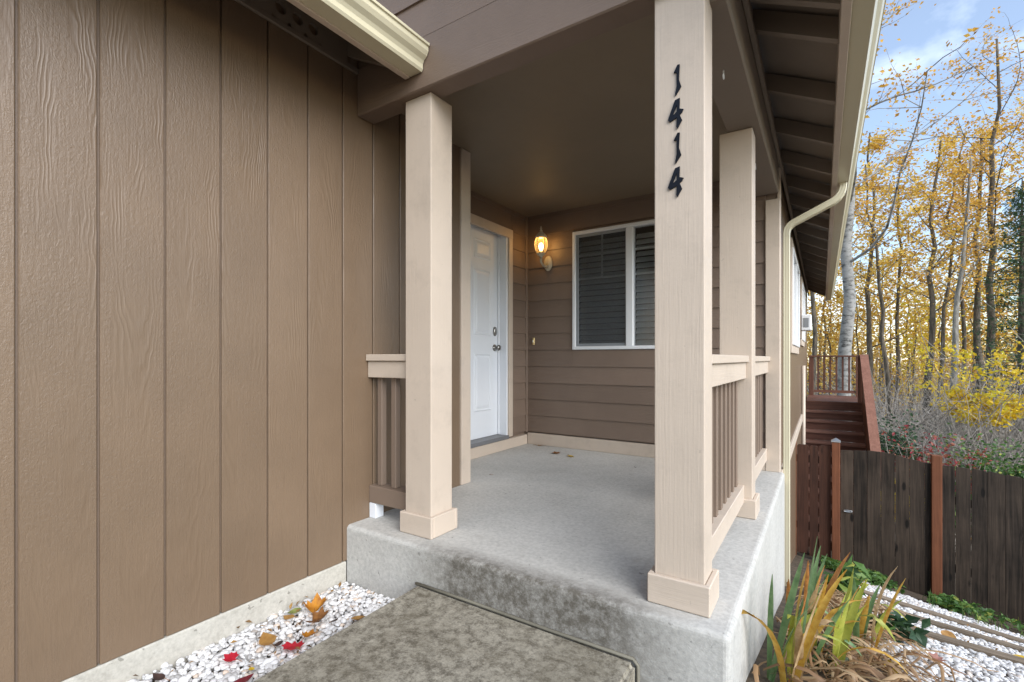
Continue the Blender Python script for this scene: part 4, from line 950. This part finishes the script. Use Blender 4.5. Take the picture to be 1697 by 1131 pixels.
# ================================================================== THE WOOD BEYOND
def tree(label, px, Y, d, h, mat_t, mat_l, n_leaf, leaf, lean=(0, 0), first=0.35, spread=0.28, limbs=12, up=0.9, name='tree', group='autumn trees behind the house', clump=0.13, seed=None, x=None):
    if seed is not None: random.seed(seed)
    x = atY(px, 560, Y).x if x is None else x; z = ground(x, Y); d *= 0.62 if Y > 15 else 0.74; e = empty(name, (x, Y, z), label, 'tree', group)
    tr = [Vector((x, Y, z-0.2))]; n = 12
    for i in range(1, n+1):
        t = i/n; tr.append(Vector((x + lean[0]*t*h + random.gauss(0, 0.010*h)*t, Y + lean[1]*t*h + random.gauss(0, 0.010*h)*t, z + h*t)))
    V, Fc = [], []; tube_geo(V, Fc, tr, [d/2*(1.15 - 0.95*i/n) + 0.008 for i in range(n+1)], 9); tips = list(tr[int(n*0.75):])
    for i in range(limbs):
        t = first + (0.97-first)*(i + random.random())/limbs; k = t*n; q = tr[int(k)].lerp(tr[min(n, int(k)+1)], k-int(k))
        a_ = i*2.4 + random.uniform(-.5, .5); L_ = h*spread*(1.25 - 0.85*t)*random.uniform(0.7, 1.2)
        ps = branch_path(q, (math.cos(a_), math.sin(a_), up*random.uniform(0.5, 1.2)), L_, 7, 0.13, 0.03); r0 = d*0.14*(1.2-t)
        tube_geo(V, Fc, ps, [r0*(1-0.125*j)+0.004 for j in range(8)], 5, False); tips += ps[3:]
        for j in range(2, 8):
            for s_ in range(2):
                b = branch_path(ps[j], (random.gauss(0, 1), random.gauss(0, 1), random.uniform(-0.1, 1.0)), L_*random.uniform(0.22, 0.45), 4, 0.2); tube_geo(V, Fc, b, [r0*0.28+0.002, r0*0.22+0.002, r0*.16+0.002, 0.003, 0.002], 3, False); tips += b[1:]
    mobj('trunk', V, Fc, mat_t, e, True)
    tp = np.array([list(t) for t in tips]); w_ = RNG.random(len(tp))**2 + 0.03; w_ /= w_.sum()
    c = tp[RNG.choice(len(tp), n_leaf, p=w_)] + RNG.normal(size=(n_leaf, 3))*clump*np.array([1, 1, 0.7])
    V, T = leaf_cloud(c, RNG.uniform(0.65, 1.3, n_leaf)*leaf, 0.62); np_obj('crown', V, T, mat_l, e, (x, Y, z)); return e
Bk, Bg, Bi = M['bark'], M['bark_grey'], M['birch']; LY, LO, LL = M['leaf_yellow'], M['leaf_orange'], M['leaf_lemon']
tree('thick pale grey trunked tree right behind the deck railing', 1399, 14.6, 0.40, 15, Bi, LO, 2600, 0.085, (0.005, 0), 0.38, 0.30, 14, 0.6, seed=3)
tree('slim dark tree just left of the pale trunk, above the deck', 1347, 19, 0.24, 13, Bk, LO, 2200, 0.11, (0, 0), 0.4, 0.25, seed=4)
tree('tall tree with spreading limbs reaching highest against the sky', 1640, 24, 0.40, 15.2, Bk, LO, 2600, 0.105, (0.004, 0), 0.42, 0.34, 15, 0.7, seed=21)
tree('dark trunk standing close left of the tallest tree', 1624, 26, 0.42, 12.5, Bk, LY, 2200, 0.12, (-0.004, 0), 0.5, 0.24, seed=6)
tree('dark trunk with upright branches left of centre of the wood', 1534, 23, 0.36, 11.5, Bk, LY, 2600, 0.11, (0.03, 0), 0.45, 0.25, seed=7)
tree('slim dark trunk leaning right beside the upright-branched tree', 1549, 25, 0.24, 11, Bk, LO, 1800, 0.11, (0.06, 0), 0.5, 0.22, seed=8)
tree('slim leaning dark trunk right of the pale trunk', 1480, 21, 0.24, 10.5, Bk, LY, 2000, 0.11, (-0.06, 0), 0.5, 0.22, seed=9)
tree('slim dark trunk between two leaning ones', 1486, 27, 0.26, 12.5, Bk, LO, 2200, 0.12, (0.01, 0), 0.45, 0.22, seed=10)
tree('yellow-leaved tree with dark mossy trunk just right of the pale trunk', 1441, 25, 0.34, 13, Bk, LY, 3400, 0.12, (0, 0), 0.3, 0.24, seed=12)
tree('tree with broken pale lower trunk leaning left behind the brambles', 1570, 19, 0.30, 9.5, Bg, LO, 900, 0.10, (0.045, 0), 0.5, 0.22, 9, seed=13)
tree('slim trunk with thin yellow crown between the broken trunk and the dark pair', 1598, 28, 0.26, 13.5, Bk, LY, 2500, 0.12, (0.0, 0), 0.45, 0.24, seed=14)
tree('yellow tree at the right edge of the wood', 1702, 28, 0.34, 14, Bk, LY, 2600, 0.12, (0, 0), 0.35, 0.26, seed=15)
tree('orange tree right of the conifer, out toward the field of view edge', 1760, 23, 0.34, 13, Bk, LO, 2400, 0.12, (0, 0), 0.35, 0.26, seed=16)
for i, (px, Y, h) in enumerate(((1365, 34, 12), (1412, 36, 11), (1458, 34, 12.5), (1507, 36, 11), (1545, 38, 12), (1580, 35, 10), (1613, 39, 12), (1660, 37, 11), (1690, 36, 12), (1330, 40, 13), (1740, 40, 13), (1800, 38, 13))):
    tree('golden tree far back in the wood behind the dark trunks', px, Y, 0.26, h*0.78, Bk, (LY, LO)[i % 2], 1500, 0.17, (random.uniform(-.02, .02), 0), 0.12, 0.24, 13, 0.7, group='golden trees far back', clump=0.55, seed=40+i)
for i, (px, Y, h) in enumerate(((1425, 27, 6.5), (1465, 29, 7.5), (1512, 28, 6), (1562, 30, 7), (1608, 30, 6.5), (1655, 31, 8), (1715, 30, 7), (1375, 27, 6))):
    tree('low golden young tree ' + ('left of the mossy yellow tree', 'between the mossy yellow tree and the left-leaning slim trunk', 'in the gap left of the upright-branched dark tree', 'just right of the slim right-leaning trunk', 'close left of the dark trunk beside the tallest tree', 'just right of the tallest tree', 'right of the conifer', 'just left of the thick pale trunk')[i], px, Y, 0.14, h, Bk, (LY, LO, LL)[i % 3], 1700, 0.13, (random.uniform(-.03, .03), 0), 0.08, 0.30, 11, 0.7, 'young_tree', 'young golden trees in the wood', 0.45, seed=70+i)
# conifer
def conifer(label, px, Y, h):
    x = atY(px, 560, Y).x; z = ground(x, Y); e = empty('conifer', (x, Y, z), label, 'tree')
    V, Fc = [], []; tube_geo(V, Fc, [(x, Y, z-.2), (x, Y, z+h*.5), (x, Y, z+h)], [0.16, 0.10, 0.015], 8); c = []
    for i in range(90):
        t = 0.12 + 0.86*i/90; L_ = (1-t)*h*0.24 + 0.15; a_ = i*2.4; ps = branch_path((x, Y, z+h*t), (math.cos(a_), math.sin(a_), 0.15), L_, 6, 0.06, -0.05); tube_geo(V, Fc, ps, [0.02*(1-.14*j) for j in range(7)], 4, False)
        for p_ in ps[1:]:
            for s_ in range(14): c.append(tuple(p_ + Vector((random.gauss(0, .16), random.gauss(0, .16), random.gauss(-0.06, .07)))))
    mobj('trunk', V, Fc, Bk, e, True); V, T = leaf_cloud(c, RNG.uniform(0.10, 0.20, len(c)), 0.22); np_obj('crown', V, T, M['leaf_dark'], e, (x, Y, z))
conifer('dark green conifer at the right edge of the wood', 1694, 22, 9.5)
# shrubs
def bush(name, label, px, ptop, Y, r, n, size, mat, stems=12):
    x = gx(px, Y); return shrub(name, label, (x, Y), r, r*0.85, (atY(px, ptop, Y).z - ground(x, Y))*0.86, n, size, mat, stems)
bush('yellow_shrub', 'bright lemon yellow shrub in front of the conifer', 1650, 500, 16, 0.55, 3000, 0.105, 'leaf_lemon', 16)
bush('green_shrub', 'bright green shrub at the right, showing over the fence', 1680, 690, 12, 0.9, 3200, 0.08, 'leaf_green', 16)
bush('green_shrub', 'dark green shrub beside the deck stair', 1478, 655, 13.5, 0.65, 2600, 0.08, 'leaf_dark', 14)
bush('green_shrub', 'low yellow-green shrub poking over the fence beside the stair', 1480, 738, 9.5, 0.4, 700, 0.07, 'leaf_lemon', 9)
bush('green_shrub', 'low leafy shrub behind the middle of the fence', 1560, 752, 10, 0.35, 500, 0.08, 'leaf_green', 9)
bush('red_shrub', 'red-leaved shrub behind the middle of the fence', 1535, 680, 12, 0.5, 750, 0.075, 'leaf_red', 14)
bush('red_shrub', 'red-leaved shrub just left of the bright green shrub', 1592, 685, 11.6, 0.42, 650, 0.075, 'leaf_red', 14)
# brambles: a tangle of grey arching twigs
V, Fc = [], []; random.seed(77)
for i in range(1900):
    y = random.uniform(14, 25); x = random.uniform(gx(1440, y), gx(1800, y)); z = ground(x, y)
    a_ = random.uniform(0, 6.28); ps = branch_path((x, y, z), (math.cos(a_), math.sin(a_), random.uniform(0.8, 2.8)), random.uniform(1.5, 4.6), 7, 0.15, -0.07)
    r0 = random.uniform(0.005, 0.012); tube_geo(V, Fc, ps, [r0*(1-0.11*j) for j in range(8)], 3, False)
for i in range(130):
    y = random.uniform(13.5, 22); x = random.uniform(gx(1420, y), gx(1800, y)); z = ground(x, y); a_ = random.uniform(0, 6.28)
    ps = branch_path((x, y, z), (math.cos(a_), math.sin(a_), random.uniform(0.9, 2.6)), random.uniform(3.0, 6.5), 10, 0.20, -0.09); r0 = random.uniform(0.010, 0.022)
    tube_geo(V, Fc, ps, [r0*(1-0.085*j) for j in range(11)], 4, False)
    for q in ps[3:9]:
        b = branch_path(q, (random.gauss(0, 1), random.gauss(0, 1), random.gauss(0, .6)), random.uniform(0.5, 1.5), 5, 0.22); tube_geo(V, Fc, b, [r0*(0.45-0.07*j) for j in range(6)], 3, False)
o = mobj('bramble_thicket', V, Fc, M['twig'], None, False, False); tag(o, 'grey tangle of bare bramble stems behind the fence', 'brambles', None, 'stuff')
# bare pale branches reaching out of the pale trunk
V, Fc = [], []
c = []
for i in range(9000):
    y = random.uniform(12.5, 75); x = random.uniform(-6, 0.75*y + 4); c.append((x, y, ground(x, y) + abs(random.gauss(0, 0.10))))
V, T = leaf_cloud(c, RNG.uniform(0.08, 0.22, len(c)), 0.6, 0.8); o = np_obj('leaf_litter', V, T, M['litter']); tag(o, 'orange-brown fallen leaves covering the floor of the wood', 'leaf litter', None, 'stuff')
# the far wood as one mass: stems and foliage
V, Fc = [], []; c = []
for i in range(150):
    y = random.uniform(42, 85); x = random.uniform(-10, 0.62*y + 12); z = ground(x, y); h = random.uniform(5.5, 9.5)
    ps = branch_path((x, y, z-.2), (0, 0, 1), h, 5, 0.04); tube_geo(V, Fc, ps, [0.16*(1-.16*j) for j in range(6)], 5, False)
    for j in range(140):
        t = random.random()**0.8; r_ = 1.9*(1-0.55*t); a_ = random.uniform(0, 6.28); rr = r_*math.sqrt(random.random())
        c.append((x + rr*math.cos(a_), y + rr*math.sin(a_), z + 0.4 + t*(h-0.2)))
o = mobj('far_wood_stems', V, Fc, Bk, None, False, False); tag(o, 'dark stems of the far wood seen between the nearer trees', 'far wood', None, 'stuff')
V, T = leaf_cloud(c, RNG.uniform(0.22, 0.42, len(c)), 0.65); o = np_obj('far_wood_foliage', V, T, LY); tag(o, 'golden foliage of the far wood behind the nearer trees', 'far wood', None, 'stuff')
